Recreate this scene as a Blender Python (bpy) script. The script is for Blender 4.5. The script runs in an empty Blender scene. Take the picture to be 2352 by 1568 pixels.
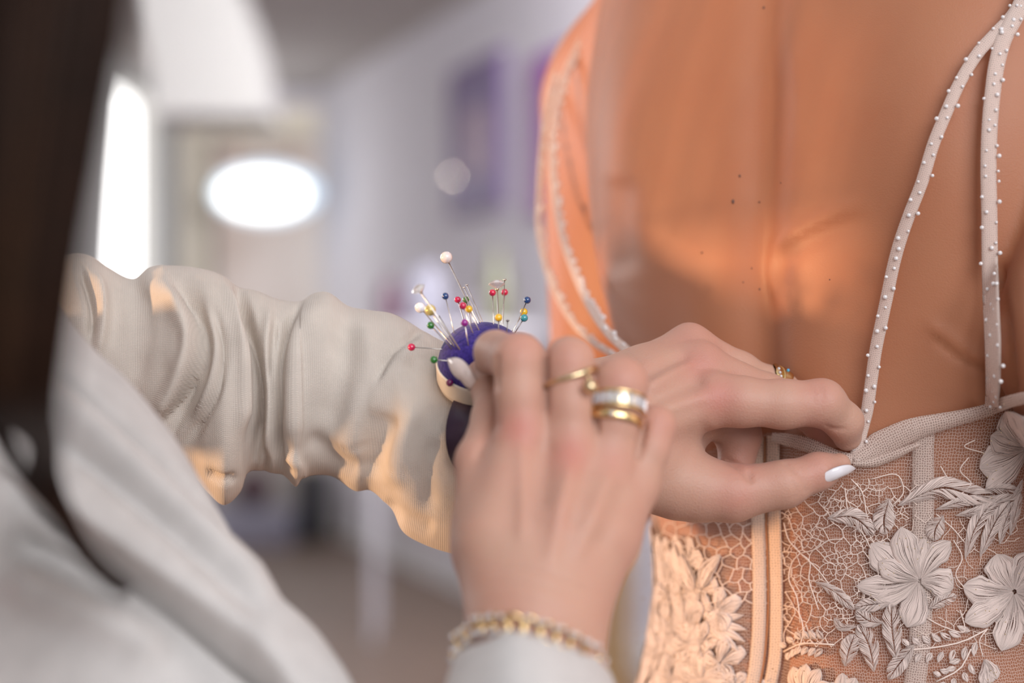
import bpy, bmesh, math, random
import numpy as np
from mathutils import Vector, Matrix

random.seed(7); rng = np.random.default_rng(7)
SC = bpy.context.scene; COL = SC.collection
# ------------------------------------------------------------------ camera
FPX = 3267.0; CZ = 1.3
cam = bpy.data.cameras.new('camera'); camo = bpy.data.objects.new('camera', cam); COL.objects.link(camo)
camo.location = (0, 0, CZ); camo.rotation_euler = (math.pi/2, 0, 0)
cam.sensor_width = 36; cam.lens = 36*FPX/2352; cam.clip_start = 0.01
cam.dof.use_dof = True; cam.dof.focus_distance = 0.568; cam.dof.aperture_fstop = 3.2
SC.camera = camo
# ------------------------------------------------------------------ light
SC.view_settings.view_transform = 'Standard'; SC.view_settings.look = 'None'
SC.view_settings.gamma = 1; SC.view_settings.use_curve_mapping = False
SC.view_settings.exposure = 0.0
world = bpy.data.worlds.new('sky'); SC.world = world; world.use_nodes = True
bg = world.node_tree.nodes['Background']; bg.inputs[0].default_value = (0.93, 0.95, 1.0, 1); bg.inputs[1].default_value = 0.62
def aim(o, d):
    o.rotation_euler = Vector(d).to_track_quat('-Z', 'Y').to_euler()
def area(name, loc, d, sx, sy, power, color):
    l = bpy.data.lights.new(name, 'AREA'); l.shape = 'RECTANGLE'; l.size = sx; l.size_y = sy
    l.energy = power; l.color = color
    o = bpy.data.objects.new(name, l); COL.objects.link(o); o.location = loc; aim(o, d); return o
sun = bpy.data.lights.new('low_sun', 'SUN'); sun.energy = 4.2; sun.angle = math.radians(4); sun.color = (1.0, 0.60, 0.32)
suno = bpy.data.objects.new('low_sun', sun); COL.objects.link(suno); aim(suno, (1, 0.265, 0.045)); suno.location = (-3, 1, 1.5)
area('window_daylight', (0.9, -1.6, 2.3), (-0.35, 1, -0.45), 1.8, 1.4, 58, (0.95, 0.96, 1.0))
area('far_room_fill', (0.9, 4.0, 2.75), (-0.3, 1, -0.2), 1.4, 0.5, 190, (0.96, 0.97, 1.0))  # unseen fill added to brighten the far half of the room

area('left_window_daylight', (-2.3, 2.6, 1.9), (0.75, -0.62, -0.2), 1.2, 1.6, 34, (1.0, 0.97, 0.95))

# ------------------------------------------------------------------ helpers
def W(px, py, d):
    return np.array([(px-1176)/FPX*d, d, CZ-(py-784)/FPX*d])
def R(rpx, d): return rpx/FPX*d
def link(o, parent=None):
    COL.objects.link(o)
    if parent is not None: o.parent = parent
    return o
def tag(o, label=None, cat=None, group=None, kind=None):
    if label: o['label'] = label
    if cat: o['category'] = cat
    if group: o['group'] = group
    if kind: o['kind'] = kind
    return o
def thing(name, label, cat, loc=(0, 0, 0), group=None):
    o = bpy.data.objects.new(name, None); o.empty_display_size = 0.01
    link(o); o.location = loc; return tag(o, label, cat, group)
def mesh_obj(name, verts, faces, mat, parent=None, smooth=True, uv=None, attr=None):
    me = bpy.data.meshes.new(name)
    off = Vector(parent.location) if parent is not None and parent.parent is None else (Vector(parent.parent.location)+Vector(parent.location) if parent is not None else Vector())
    V = np.asarray(verts, dtype=np.float64) - np.array(off)
    me.from_pydata([tuple(v) for v in V], [], [tuple(int(i) for i in f) for f in faces])
    if smooth: me.polygons.foreach_set('use_smooth', [True]*len(me.polygons))
    if uv is not None:
        l = me.uv_layers.new(name='UVMap'); vi = np.empty(len(me.loops), dtype=np.int32)
        me.loops.foreach_get('vertex_index', vi); l.data.foreach_set('uv', np.asarray(uv)[vi].astype(np.float32).ravel())
    if attr is not None:
        for k, a in attr.items():
            A = me.attributes.new(k, 'FLOAT', 'POINT'); A.data.foreach_set('value', np.asarray(a, dtype=np.float32))
    if mat: me.materials.append(mat)
    me.update()
    return link(bpy.data.objects.new(name, me), parent)
class MB:
    """collects pieces into one mesh"""
    def __init__(s): s.v = []; s.f = []; s.n = 0; s.uv = []
    def add(s, v, f, uv=None):
        v = np.asarray(v, dtype=float); s.v.append(v); s.f += [tuple(i+s.n for i in q) for q in f]; s.n += len(v)
        s.uv.append(np.zeros((len(v), 2)) if uv is None else np.asarray(uv)); return s
    def build(s, name, mat, parent=None, smooth=True):
        return mesh_obj(name, np.concatenate(s.v), s.f, mat, parent, smooth, uv=np.concatenate(s.uv))
def catmull(P, n):
    P = np.asarray(P, dtype=float); k = len(P)
    if k < 3:
        t = np.linspace(0, 1, n)[:, None]; return P[0]*(1-t)+P[-1]*t
    seg = np.linalg.norm(np.diff(P[:, :2], axis=0), axis=1); seg = np.maximum(seg, 1e-9)
    cum = np.concatenate([[0], np.cumsum(seg)]); ts = np.linspace(0, cum[-1], n)
    m = np.zeros_like(P); m[1:-1] = (P[2:]-P[:-2])/(cum[2:]-cum[:-2])[:, None]
    m[0] = (P[1]-P[0])/seg[0]; m[-1] = (P[-1]-P[-2])/seg[-1]
    i = np.clip(np.searchsorted(cum, ts, side='right')-1, 0, k-2); h = seg[i][:, None]; u = ((ts-cum[i])/seg[i])[:, None]
    return (2*u**3-3*u**2+1)*P[i]+(u**3-2*u**2+u)*h*m[i]+(-2*u**3+3*u**2)*P[i+1]+(u**3-u**2)*h*m[i+1]
def tube(P, r, ns=6, closed=False, cap=True):
    P = np.asarray(P, dtype=float); n = len(P); r = np.broadcast_to(r, (n,))
    if closed: T = np.roll(P, -1, 0)-np.roll(P, 1, 0)
    else: T = np.gradient(P, axis=0)
    T /= np.maximum(np.linalg.norm(T, axis=1), 1e-12)[:, None]
    up = np.array([0, -1, 0.02]); 
    if abs(T[:, 1]).mean() > 0.8: up = np.array([1, 0, 0.02])
    A = np.cross(T, up); A /= np.maximum(np.linalg.norm(A, axis=1), 1e-9)[:, None]; B = np.cross(T, A)
    a = np.arange(ns)*2*math.pi/ns
    V = (P[:, None, :]+r[:, None, None]*(np.cos(a)[None, :, None]*A[:, None, :]+np.sin(a)[None, :, None]*B[:, None, :])).reshape(-1, 3)
    F = []
    for i in range(n if closed else n-1):
        j = (i+1) % n
        for k in range(ns):
            l = (k+1) % ns; F.append((i*ns+k, i*ns+l, j*ns+l, j*ns+k))
    if cap and not closed: F.append(tuple(range(ns))[::-1]); F.append(tuple((n-1)*ns+k for k in range(ns)))
    return V, F
def sphere(c, r, nu=14, nv=9, sc=(1, 1, 1)):
    V = [(0, 0, 1)]; F = []
    for i in range(1, nv):
        t = math.pi*i/nv
        for k in range(nu):
            p = 2*math.pi*k/nu; V.append((math.sin(t)*math.cos(p), math.sin(t)*math.sin(p), math.cos(t)))
    V.append((0, 0, -1)); L = len(V)-1
    for k in range(nu):
        F.append((0, 1+k, 1+(k+1) % nu)); b = 1+(nv-2)*nu; F.append((L, b+(k+1) % nu, b+k))
    for i in range(nv-2):
        for k in range(nu):
            a = 1+i*nu; F.append((a+k, a+nu+k, a+nu+(k+1) % nu, a+(k+1) % nu))
    return np.array(V)*r*np.array(sc)+np.asarray(c), F
def grid_faces(n, m, wrap=False):
    F = []
    for i in range(n-1):
        for j in range(m if wrap else m-1):
            k = (j+1) % m; F.append((i*m+j, i*m+k, (i+1)*m+k, (i+1)*m+j))
    return F
def box(lo, hi):
    x0, y0, z0 = lo; x1, y1, z1 = hi
    V = [(x0, y0, z0), (x1, y0, z0), (x1, y1, z0), (x0, y1, z0), (x0, y0, z1), (x1, y0, z1), (x1, y1, z1), (x0, y1, z1)]
    return V, [(0, 3, 2, 1), (4, 5, 6, 7), (0, 1, 5, 4), (1, 2, 6, 5), (2, 3, 7, 6), (3, 0, 4, 7)]

# ------------------------------------------------------------------ implicit bodies
def rcone(P, a, b, ra, rb):
    ab = b-a; t = np.clip(((P-a)@ab)/max(ab@ab, 1e-12), 0, 1)
    return np.linalg.norm(P-(a+t[:, None]*ab), axis=1)-(ra+(rb-ra)*t)
def smin(a, b, k):
    h = np.clip(0.5+0.5*(b-a)/k, 0, 1); return b*(1-h)+a*h-k*h*(1-h)
def surface_net(f, lo, hi, h):
    lo = np.array(lo, float); hi = np.array(hi, float); c = 4
    n = (np.ceil((hi-lo)/(h*c)).astype(int)+1)
    ax = [lo[i]+(np.arange(n[i])*c+(c-1)/2)*h for i in range(3)]
    G = np.stack(np.meshgrid(*ax, indexing='ij'), -1).reshape(-1, 3); C = f(G).reshape(n)
    Fv = np.repeat(np.repeat(np.repeat(C, c, 0), c, 1), c, 2).astype(np.float32)
    idx = np.argwhere(np.abs(C) < h*c*1.6)
    o = np.stack(np.meshgrid(*[np.arange(c)]*3, indexing='ij'), -1).reshape(-1, 3)
    I = (idx[:, None, :]*c+o[None]).reshape(-1, 3)
    for s in range(0, len(I), 400000):
        J = I[s:s+400000]; Fv[J[:, 0], J[:, 1], J[:, 2]] = f(lo+J*h)
    S = Fv < 0; N = np.array(Fv.shape)
    num = np.zeros(tuple(N-1)+(3,), np.float32); cnt = np.zeros(tuple(N-1), np.float32)
    for a in range(3):
        b, d = [k for k in range(3) if k != a]
        for ob in (0, 1):
            for od in (0, 1):
                s0 = [None]*3; s1 = [None]*3
                s0[a] = slice(0, N[a]-1); s1[a] = slice(1, N[a])
                s0[b] = s1[b] = slice(ob, N[b]-1+ob); s0[d] = s1[d] = slice(od, N[d]-1+od)
                v0 = Fv[tuple(s0)]; v1 = Fv[tuple(s1)]; x = (v0 < 0) != (v1 < 0)
                t = np.where(x, v0/np.where(x, v0-v1, 1), 0)
                num[..., a] += t; num[..., b] += x*ob; num[..., d] += x*od; cnt += x
    act = cnt > 0; ids = -np.ones(act.shape, np.int64); ids[act] = np.arange(act.sum())
    cell = np.argwhere(act); V = lo+(cell+num[act]/cnt[act][:, None])*h
    Fs = []
    for a in range(3):
        b, d = (a+1) % 3, (a+2) % 3
        s0 = [slice(1, -1)]*3; s1 = [slice(1, -1)]*3; s0[a] = slice(0, N[a]-1); s1[a] = slice(1, N[a])
        A = S[tuple(s0)]; B = S[tuple(s1)]; X = np.argwhere(A != B); X[:, b] += 1; X[:, d] += 1
        fl = S[X[:, 0], X[:, 1], X[:, 2]]
        def at(db, dd):
            Y = X.copy(); Y[:, b] += db; Y[:, d] += dd; return ids[Y[:, 0], Y[:, 1], Y[:, 2]]
        q = np.stack([at(-1, -1), at(0, -1), at(0, 0), at(-1, 0)], 1)
        q[~fl] = q[~fl][:, ::-1]; Fs.append(q)
    F = np.concatenate(Fs)
    for _ in range(2):     # pull onto the surface
        e = h*0.5; f0 = f(V); g = np.stack([f(V+np.eye(3)[k]*e)-f0 for k in range(3)], 1)/e
        gl = np.maximum((g*g).sum(1), 0.3); st = np.clip(f0/gl, -h*.6, h*.6)
        V = V-st[:, None]*g
    return V, F
def vnormals(V, F):
    F = np.asarray(F); n = np.cross(V[F[:, 2]]-V[F[:, 0]], V[F[:, 3]]-V[F[:, 1]]); N = np.zeros_like(V)
    for k in range(4): np.add.at(N, F[:, k], n)
    return N/np.maximum(np.linalg.norm(N, axis=1), 1e-12)[:, None]
def proj(V):
    return 1176+V[:, 0]/V[:, 1]*FPX, 784-(V[:, 2]-CZ)/V[:, 1]*FPX
def polydist(x, y, L):
    """distance to polyline, signed side, running length fraction"""
    L = np.asarray(L, float); best = np.full(len(x), 1e9); side = np.zeros(len(x)); tt = np.zeros(len(x))
    tot = len(L)-1
    for i in range(tot):
        a, b = L[i, :2], L[i+1, :2]; ab = b-a; l2 = ab@ab
        t = np.clip(((x-a[0])*ab[0]+(y-a[1])*ab[1])/l2, 0, 1)
        dx = x-(a[0]+t*ab[0]); dy = y-(a[1]+t*ab[1]); d = np.hypot(dx, dy); m = d < best
        best = np.where(m, d, best); side = np.where(m, np.sign(ab[0]*dy-ab[1]*dx), side); tt = np.where(m, (i+t)/tot, tt)
    return best, side, tt
def folds(V, N, items, dmax=None, sgn=True):
    """displace vertices facing the camera: ('v'|'r'|'s', polyline, width px, depth m): valley, ridge, step"""
    x, y = proj(V); fac = np.clip(-N[:, 1]*2.2+0.3, 0, 1)
    D = np.zeros(len(V))
    for it in items:
        k, L, w, dep = it[:4]
        L = catmull(np.array(L, float), max(8, 5*len(L))); d, s, t = polydist(x, y, L)
        end = np.clip(np.minimum(t, 1-t)*6+0.12, 0, 1)
        if k == 'v': D -= dep*np.exp(-(d/w)**2)*end
        elif k == 'r': D += dep*np.exp(-(d/w)**2)*end
        elif k == 'c':   # crisp overlapped fold: sharp on one side, long on the other
            g = np.where(s > 0, np.exp(-(d/(w*0.45))**2), np.exp(-(d/(w*2.2))**2)); D += (-dep*g+dep*0.9*np.exp(-((d-w*1.6)/(w*1.4))**2)*(s > 0))*end
        elif k == 's': D += dep*np.tanh(s*d/w)*np.exp(-(d/(w*9))**2)*end
    return V+N*(D*fac)[:, None]

# ------------------------------------------------------------------ materials
def M(name):
    m = bpy.data.materials.new(name); m.use_nodes = True; nt = m.node_tree; return m, nt, nt.nodes['Principled BSDF']
def simple(name, c, rough=0.5, metal=0, **kw):
    m, nt, b = M(name); b.inputs['Base Color'].default_value = (*c, 1); b.inputs['Roughness'].default_value = rough
    b.inputs['Metallic'].default_value = metal
    for k, v in kw.items(): b.inputs[k.replace('_', ' ')].default_value = v
    return m
def nd(nt, t, **kw):
    n = nt.nodes.new(t)
    for k, v in kw.items():
        if k.startswith('i_'): n.inputs[k[2:].replace('_', ' ')].default_value = v
        else: setattr(n, k, v)
    return n
def skin_mat(name, base, red, pore=900, sss=0.25, bump=0.00025):
    m, nt, b = M(name); L = nt.links.new
    tc = nd(nt, 'ShaderNodeTexCoord')
    n1 = nd(nt, 'ShaderNodeTexNoise', i_Scale=38, i_Detail=4); L(tc.outputs['Object'], n1.inputs['Vector'])
    at = nd(nt, 'ShaderNodeAttribute', attribute_name='tone')
    mr = nd(nt, 'ShaderNodeMapRange'); mr.inputs[1].default_value = .35; mr.inputs[2].default_value = .7; mr.inputs[3].default_value = 0; mr.inputs[4].default_value = .28
    L(n1.outputs[0], mr.inputs[0])
    ad = nd(nt, 'ShaderNodeMath', operation='ADD', use_clamp=True); L(mr.outputs[0], ad.inputs[0]); L(at.outputs['Fac'], ad.inputs[1])
    mx = nd(nt, 'ShaderNodeMix', data_type='RGBA'); mx.inputs[6].default_value = (*base, 1); mx.inputs[7].default_value = (*red, 1)
    L(ad.outputs[0], mx.inputs[0]); L(mx.outputs[2], b.inputs['Base Color'])
    mo = nd(nt, 'ShaderNodeAttribute', attribute_name='mole')
    mm = nd(nt, 'ShaderNodeMix', data_type='RGBA'); L(mo.outputs['Fac'], mm.inputs[0]); L(mx.outputs[2], mm.inputs[6]); mm.inputs[7].default_value = (.05, .02, .012, 1)
    L(mm.outputs[2], b.inputs['Base Color'])
    n2 = nd(nt, 'ShaderNodeTexNoise', i_Scale=pore, i_Detail=3); L(tc.outputs['Object'], n2.inputs['Vector'])
    vo = nd(nt, 'ShaderNodeTexVoronoi', i_Scale=pore*1.3); L(tc.outputs['Object'], vo.inputs['Vector'])
    a2 = nd(nt, 'ShaderNodeMath', operation='ADD'); L(n2.outputs[0], a2.inputs[0]); L(vo.outputs[0], a2.inputs[1])
    bp = nd(nt, 'ShaderNodeBump', i_Strength=0.35, i_Distance=bump); L(a2.outputs[0], bp.inputs['Height']); L(bp.outputs[0], b.inputs['Normal'])
    b.inputs['Roughness'].default_value = 0.5; b.inputs['Specular IOR Level'].default_value = 0.35
    b.inputs['Subsurface Weight'].default_value = sss; b.inputs['Subsurface Radius'].default_value = (1, .4, .2); b.inputs['Subsurface Scale'].default_value = 0.006
    b.inputs['Sheen Weight'].default_value = 0.06
    return m
def cloth_mat(name, c, scale=2600, trans=0.15, weave=0.0003, dark=0.75):
    m, nt, b = M(name); L = nt.links.new
    uv = nd(nt, 'ShaderNodeUVMap'); 
    w1 = nd(nt, 'ShaderNodeTexWave', wave_type='BANDS', bands_direction='X', i_Scale=scale/6.28, i_Distortion=1.2, i_Detail=1.5)
    w2 = nd(nt, 'ShaderNodeTexWave', wave_type='BANDS', bands_direction='Y', i_Scale=scale/6.28, i_Distortion=1.2, i_Detail=1.5)
    for w in (w1, w2): L(uv.outputs[0], w.inputs[0]); w.inputs['Detail Scale'].default_value = 0.15
    mu = nd(nt, 'ShaderNodeMath', operation='MULTIPLY'); L(w1.outputs['Fac'], mu.inputs[0]); L(w2.outputs['Fac'], mu.inputs[1])
    n = nd(nt, 'ShaderNodeTexNoise', i_Scale=60, i_Detail=5); L(uv.outputs[0], n.inputs['Vector'])
    ad = nd(nt, 'ShaderNodeMath', operation='MULTIPLY_ADD'); L(mu.outputs[0], ad.inputs[0]); ad.inputs[1].default_value = .6; L(n.outputs[0], ad.inputs[2])
    mx = nd(nt, 'ShaderNodeMix', data_type='RGBA'); mx.inputs[6].default_value = (*[x*dark for x in c], 1); mx.inputs[7].default_value = (*c, 1)
    L(ad.outputs[0], mx.inputs[0]); L(mx.outputs[2], b.inputs['Base Color'])
    bp = nd(nt, 'ShaderNodeBump', i_Strength=0.5, i_Distance=weave); L(mu.outputs[0], bp.inputs['Height']); L(bp.outputs[0], b.inputs['Normal'])
    b.inputs['Roughness'].default_value = 0.85; b.inputs['Sheen Weight'].default_value = .15; b.inputs['Specular IOR Level'].default_value = .2
    if trans:
        t = nd(nt, 'ShaderNodeBsdfTranslucent'); L(mx.outputs[2], t.inputs[0]); s = nd(nt, 'ShaderNodeMixShader'); s.inputs[0].default_value = trans
        out = nt.nodes['Material Output']; L(b.outputs[0], s.inputs[1]); L(t.outputs[0], s.inputs[2]); L(s.outputs[0], out.inputs[0])
    return m
def net_mat(name, c, scale, width, rnd=0.55, trans=0.3, fill=0.08):
    m, nt, b = M(name); L = nt.links.new; uv = nd(nt, 'ShaderNodeUVMap')
    v = nd(nt, 'ShaderNodeTexVoronoi', feature='DISTANCE_TO_EDGE', voronoi_dimensions='2D', i_Scale=scale, i_Randomness=rnd); L(uv.outputs[0], v.inputs['Vector'])
    mr = nd(nt, 'ShaderNodeMapRange'); mr.inputs[1].default_value = width*.6; mr.inputs[2].default_value = width*1.3; mr.inputs[3].default_value = 1; mr.inputs[4].default_value = fill
    L(v.outputs[0], mr.inputs[0]); b.inputs['Base Color'].default_value = (*c, 1); b.inputs['Roughness'].default_value = .8
    t = nd(nt, 'ShaderNodeBsdfTranslucent'); t.inputs[0].default_value = (*c, 1); s = nd(nt, 'ShaderNodeMixShader'); s.inputs[0].default_value = trans
    L(b.outputs[0], s.inputs[1]); L(t.outputs[0], s.inputs[2])
    tr = nd(nt, 'ShaderNodeBsdfTransparent'); s2 = nd(nt, 'ShaderNodeMixShader'); L(mr.outputs[0], s2.inputs[0]); L(tr.outputs[0], s2.inputs[1]); L(s.outputs[0], s2.inputs[2])
    L(s2.outputs[0], nt.nodes['Material Output'].inputs[0]); return m
def embroid_mat(name, c):
    """satin stitch: threads run along V, dark slits between groups of threads"""
    m, nt, b = M(name); L = nt.links.new; uv = nd(nt, 'ShaderNodeUVMap')
    mp = nd(nt, 'ShaderNodeMapping'); mp.inputs['Scale'].default_value = (26, 1.2, 1); L(uv.outputs[0], mp.inputs[0])
    n = nd(nt, 'ShaderNodeTexNoise', i_Scale=1, i_Detail=2); L(mp.outputs[0], n.inputs['Vector'])
    mp2 = nd(nt, 'ShaderNodeMapping'); mp2.inputs['Scale'].default_value = (90, 1.5, 1); L(uv.outputs[0], mp2.inputs[0])
    n2 = nd(nt, 'ShaderNodeTexNoise', i_Scale=1, i_Detail=1); L(mp2.outputs[0], n2.inputs['Vector'])
    sl = nd(nt, 'ShaderNodeMapRange'); sl.inputs[1].default_value = .44; sl.inputs[2].default_value = .49; sl.inputs[3].default_value = 0.0; sl.inputs[4].default_value = 1; sx_ = nd(nt, 'ShaderNodeSeparateXYZ'); L(uv.outputs[0], sx_.inputs[0]); ma = nd(nt, 'ShaderNodeMath', operation='MULTIPLY_ADD'); L(sx_.outputs[1], ma.inputs[0]); ma.inputs[1].default_value = .10; L(n.outputs[0], ma.inputs[2]); L(ma.outputs[0], sl.inputs[0])
    mx = nd(nt, 'ShaderNodeMix', data_type='RGBA'); mx.inputs[6].default_value = (*[x*.45 for x in c], 1); mx.inputs[7].default_value = (*c, 1); mr2 = nd(nt, 'ShaderNodeMapRange'); mr2.inputs[1].default_value = .32; mr2.inputs[2].default_value = .52; L(n2.outputs[0], mr2.inputs[0]); L(mr2.outputs[0], mx.inputs[0])
    L(mx.outputs[2], b.inputs['Base Color']); b.inputs['Roughness'].default_value = .6; b.inputs['Sheen Weight'].default_value = .2
    bp = nd(nt, 'ShaderNodeBump', i_Strength=.7, i_Distance=.0003); L(n2.outputs[0], bp.inputs['Height']); L(bp.outputs[0], b.inputs['Normal'])
    tr = nd(nt, 'ShaderNodeBsdfTransparent'); s2 = nd(nt, 'ShaderNodeMixShader'); L(sl.outputs[0], s2.inputs[0]); L(tr.outputs[0], s2.inputs[1]); L(b.outputs[0], s2.inputs[2])
    L(s2.outputs[0], nt.nodes['Material Output'].inputs[0]); return m
def noise_mat(name, c1, c2, scale, rough=.7, dist=0.002, stretch=(1, 1, 1), **kw):
    m, nt, b = M(name); L = nt.links.new; tc = nd(nt, 'ShaderNodeTexCoord'); mp = nd(nt, 'ShaderNodeMapping'); mp.inputs['Scale'].default_value = stretch
    L(tc.outputs['Object'], mp.inputs[0]); n = nd(nt, 'ShaderNodeTexNoise', i_Scale=scale, i_Detail=5); L(mp.outputs[0], n.inputs['Vector'])
    r = nd(nt, 'ShaderNodeMapRange'); r.inputs[1].default_value = .3; r.inputs[2].default_value = .7; L(n.outputs[0], r.inputs[0])
    mx = nd(nt, 'ShaderNodeMix', data_type='RGBA'); mx.inputs[6].default_value = (*c1, 1); mx.inputs[7].default_value = (*c2, 1); L(r.outputs[0], mx.inputs[0]); L(mx.outputs[2], b.inputs['Base Color'])
    bp = nd(nt, 'ShaderNodeBump', i_Strength=.4, i_Distance=dist); L(n.outputs[0], bp.inputs['Height']); L(bp.outputs[0], b.inputs['Normal'])
    b.inputs['Roughness'].default_value = rough
    for k, v in kw.items(): b.inputs[k.replace('_', ' ')].default_value = v
    return m
SK_HAND = skin_mat('hand skin', (.51, .295, .215), (.50, .195, .15))
SK_BACK = skin_mat('tanned back skin', (.40, .160, .080), (.37, .125, .058), pore=1100, sss=.2, bump=.00012)
LINEN = cloth_mat('cream linen', (.76, .68, .60), trans=.2)
LINEN2 = cloth_mat('pale suit cloth', (.68, .645, .62), trans=.08)
TULLE = net_mat('blush tulle', (.72, .56, .48), 780, .075)
TULLE2 = net_mat('dense tulle', (.74, .60, .53), 1000, .16, fill=.3)
STRAPM = net_mat('strap tulle', (.78, .64, .57), 1300, .17, fill=.62)
TAPE = net_mat('boning tape', (.82, .64, .52), 900, .2, fill=.6)
EMB = embroid_mat('satin embroidery', (.82, .655, .585))
CORD = simple('lace cord', (.78, .63, .55), .7)
GOLD = simple('yellow gold', (.82, .60, .30), .22, 1)
PALEGOLD = simple('pale gold', (.70, .54, .33), .2, 1)
STEEL = simple('pin steel', (.62, .58, .54), .25, 1)
DSTEEL = simple('dark pin steel', (.25, .22, .22), .3, 1)
CRYSTAL = simple('crystal', (1, .97, .97), .03, 0, Transmission_Weight=.6, IOR=1.9, Coat_Weight=1.0)
BEADM = simple('bead glass', (.93, .88, .87), .08, 0, Transmission_Weight=.25, Coat_Weight=1.0)
SEQ = simple('gold thread sparkle', (.9, .75, .5), .15, 1)
VELVET = noise_mat('violet velvet', (.018, .010, .11), (.05, .03, .24), 900, .9, .0006, Sheen_Weight=.25, Specular_IOR_Level=.1)
CREAMP = simple('cream plastic cup', (.78, .70, .58), .35)
BANDM = simple('dark plum wristband', (.045, .022, .045), .38)
HAIRM = noise_mat('dark brown hair', (.006, .003, .002), (.022, .009, .005), 300, .6, .0005, Specular_IOR_Level=.12)

# ------------------------------------------------------------------ room
def struct(name, mb_or, mat, smooth=False):
    o = mb_or.build(name, mat, None, smooth); tag(o, kind='structure'); return o
def plane_pt(A, B, px):     # point on vertical plane through A,B seen at pixel column px
    k = (px-1176)/FPX; dx, dy = B[0]-A[0], B[1]-A[1]; t = (k*A[1]-A[0])/(dx-k*dy); return A[0]+dx*t, A[1]+dy*t
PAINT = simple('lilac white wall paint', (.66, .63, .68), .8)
VAULT_SHADE = simple('shaded vault plaster', (.40, .355, .335), .85)  # shade of the down-facing vault put into the colour
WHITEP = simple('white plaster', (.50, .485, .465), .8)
FLOORM = noise_mat('brown plank floor', (.13, .085, .062), (.21, .145, .11), 3, .45, .001, stretch=(.6, 6, 1))
SKIRT = simple('white skirting', (.72, .71, .72), .6)
RA, RB = (-1.36, 9.97), (0.545, 5.49); RC = (RB[0]+(RB[0]-RA[0])*1.4, RB[1]+(RB[1]-RA[1])*1.4)
mb = MB(); mb.add([(-6, -2.5, -.05), (5, -2.5, -.05), (5, 12, -.05), (-6, 12, -.05), (-6, -2.5, 0), (5, -2.5, 0), (5, 12, 0), (-6, 12, 0)], box((0, 0, 0), (1, 1, 1))[1])
floor = struct('floor', mb, FLOORM)
def wall_slab(A, B, z0, z1, th):
    d = np.array([B[0]-A[0], B[1]-A[1]]); d /= np.linalg.norm(d); n = np.array([-d[1], d[0]])*th
    P = [A, B, (B[0]+n[0], B[1]+n[1]), (A[0]+n[0], A[1]+n[1])]
    return [(p[0], p[1], z) for z in (z0, z1) for p in P], box((0, 0, 0), (1, 1, 1))[1]
mb = MB(); mb.add(*wall_slab(RA, RC, 0, 4.2, .15)); struct('wall_right', mb, PAINT)
mb = MB(); mb.add(*wall_slab((RA[0]-.0, RA[1]-.02), (RC[0], RC[1]-.02), 0, .14, .02)); struct('baseboard_right', mb, SKIRT)
# back wall with a doorway opening
YB = 10.0
def Xb(px, y=YB): return (px-1176)/FPX*y
def Zb(py, y=YB): return CZ-(py-784)/FPX*y
dx0, dx1, dz1 = Xb(480), Xb(728), Zb(318)
mb = MB()
for x0, x1, z0, z1 in ((-6, dx0, 0, 4.2), (dx1, -1.2, 0, 4.2), (dx0, dx1, dz1, 4.2)):
    mb.add(*box((x0, YB, z0), (x1, YB+.2, z1)))
struct('wall_back', mb, PAINT)
mb = MB(); mb.add(*box((-4, YB+1.6, 0), (0, YB+1.7, 4))); struct('wall_beyond_doorway', mb, simple('grey corridor paint', (.62, .60, .61), .8))
mb = MB(); fw = .21
mb.add(*box((dx0-fw, YB-.05, 0), (dx0, YB+.2, dz1+fw))); mb.add(*box((dx1, YB-.05, 0), (dx1+fw, YB+.2, dz1+fw))); mb.add(*box((dx0, YB-.05, dz1), (dx1, YB+.2, dz1+fw)))
struct('door_1', mb, simple('cream door frame', (.74, .66, .54), .6))
# left wall: slanting towards the viewer, arched window in it
LA, LB = (-2.32, 10.0), (-2.75, 6.2)
def Lp(px): return plane_pt(LA, LB, px)
yw = Lp(300)[1]
def arch_wall():
    # wall polygon in (s along LA->LB, z) with arched hole
    L = math.hypot(LB[0]-LA[0], LB[1]-LA[1]); d = ((LB[0]-LA[0])/L, (LB[1]-LA[1])/L)
    def s_of(px): x, y = Lp(px); return (x-LA[0])*d[0]+(y-LA[1])*d[1]
    s0, s1 = s_of(352), s_of(235); sc, hw = (s0+s1)/2, (s1-s0)/2
    zt = CZ+(784-200)/FPX*yw; zs = zt-hw*.3; z0 = .7
    arc = [(sc-hw*math.cos(a), zs+hw*.3*math.sin(a)**.6*1+0*math.sin(a)) for a in np.linspace(0, math.pi, 17)]
    return d, L, s0, s1, z0, arc
d_, L_, s0_, s1_, wz0, arc_ = arch_wall()
def SP(s, z, off=0): return (LA[0]+d_[0]*s-d_[1]*off, LA[1]+d_[1]*s+d_[0]*off, z)
mb = MB()
def quadstrip(rects, off0, off1):
    for (a0, b0, a1, b1) in rects:
        V = [SP(s, z, o) for o in (off0, off1) for s, z in ((a0, b0), (a1, b0), (a1, b1), (a0, b1))]
        mb.add(V, box((0, 0, 0), (1, 1, 1))[1])
quadstrip([(-.3, 0, s0_, 4.2), (s1_, 0, L_, 4.2), (s0_, 0, s1_, wz0)], 0, -.25)
for (a, b) in zip(arc_[:-1], arc_[1:]):
    V = [SP(a[0], a[1], 0), SP(b[0], b[1], 0), SP(b[0], 4.2, 0), SP(a[0], 4.2, 0), SP(a[0], a[1], -.25), SP(b[0], b[1], -.25), SP(b[0], 4.2, -.25), SP(a[0], 4.2, -.25)]
    mb.add(V, box((0, 0, 0), (1, 1, 1))[1])
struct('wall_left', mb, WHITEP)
glass = simple('bright window daylight', (1, 1, 1), .5); glass.node_tree.nodes['Principled BSDF'].inputs['Emission Color'].default_value = (1, .985, .96, 1)
glass.node_tree.nodes['Principled BSDF'].inputs['Emission Strength'].default_value = 2.2
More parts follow.
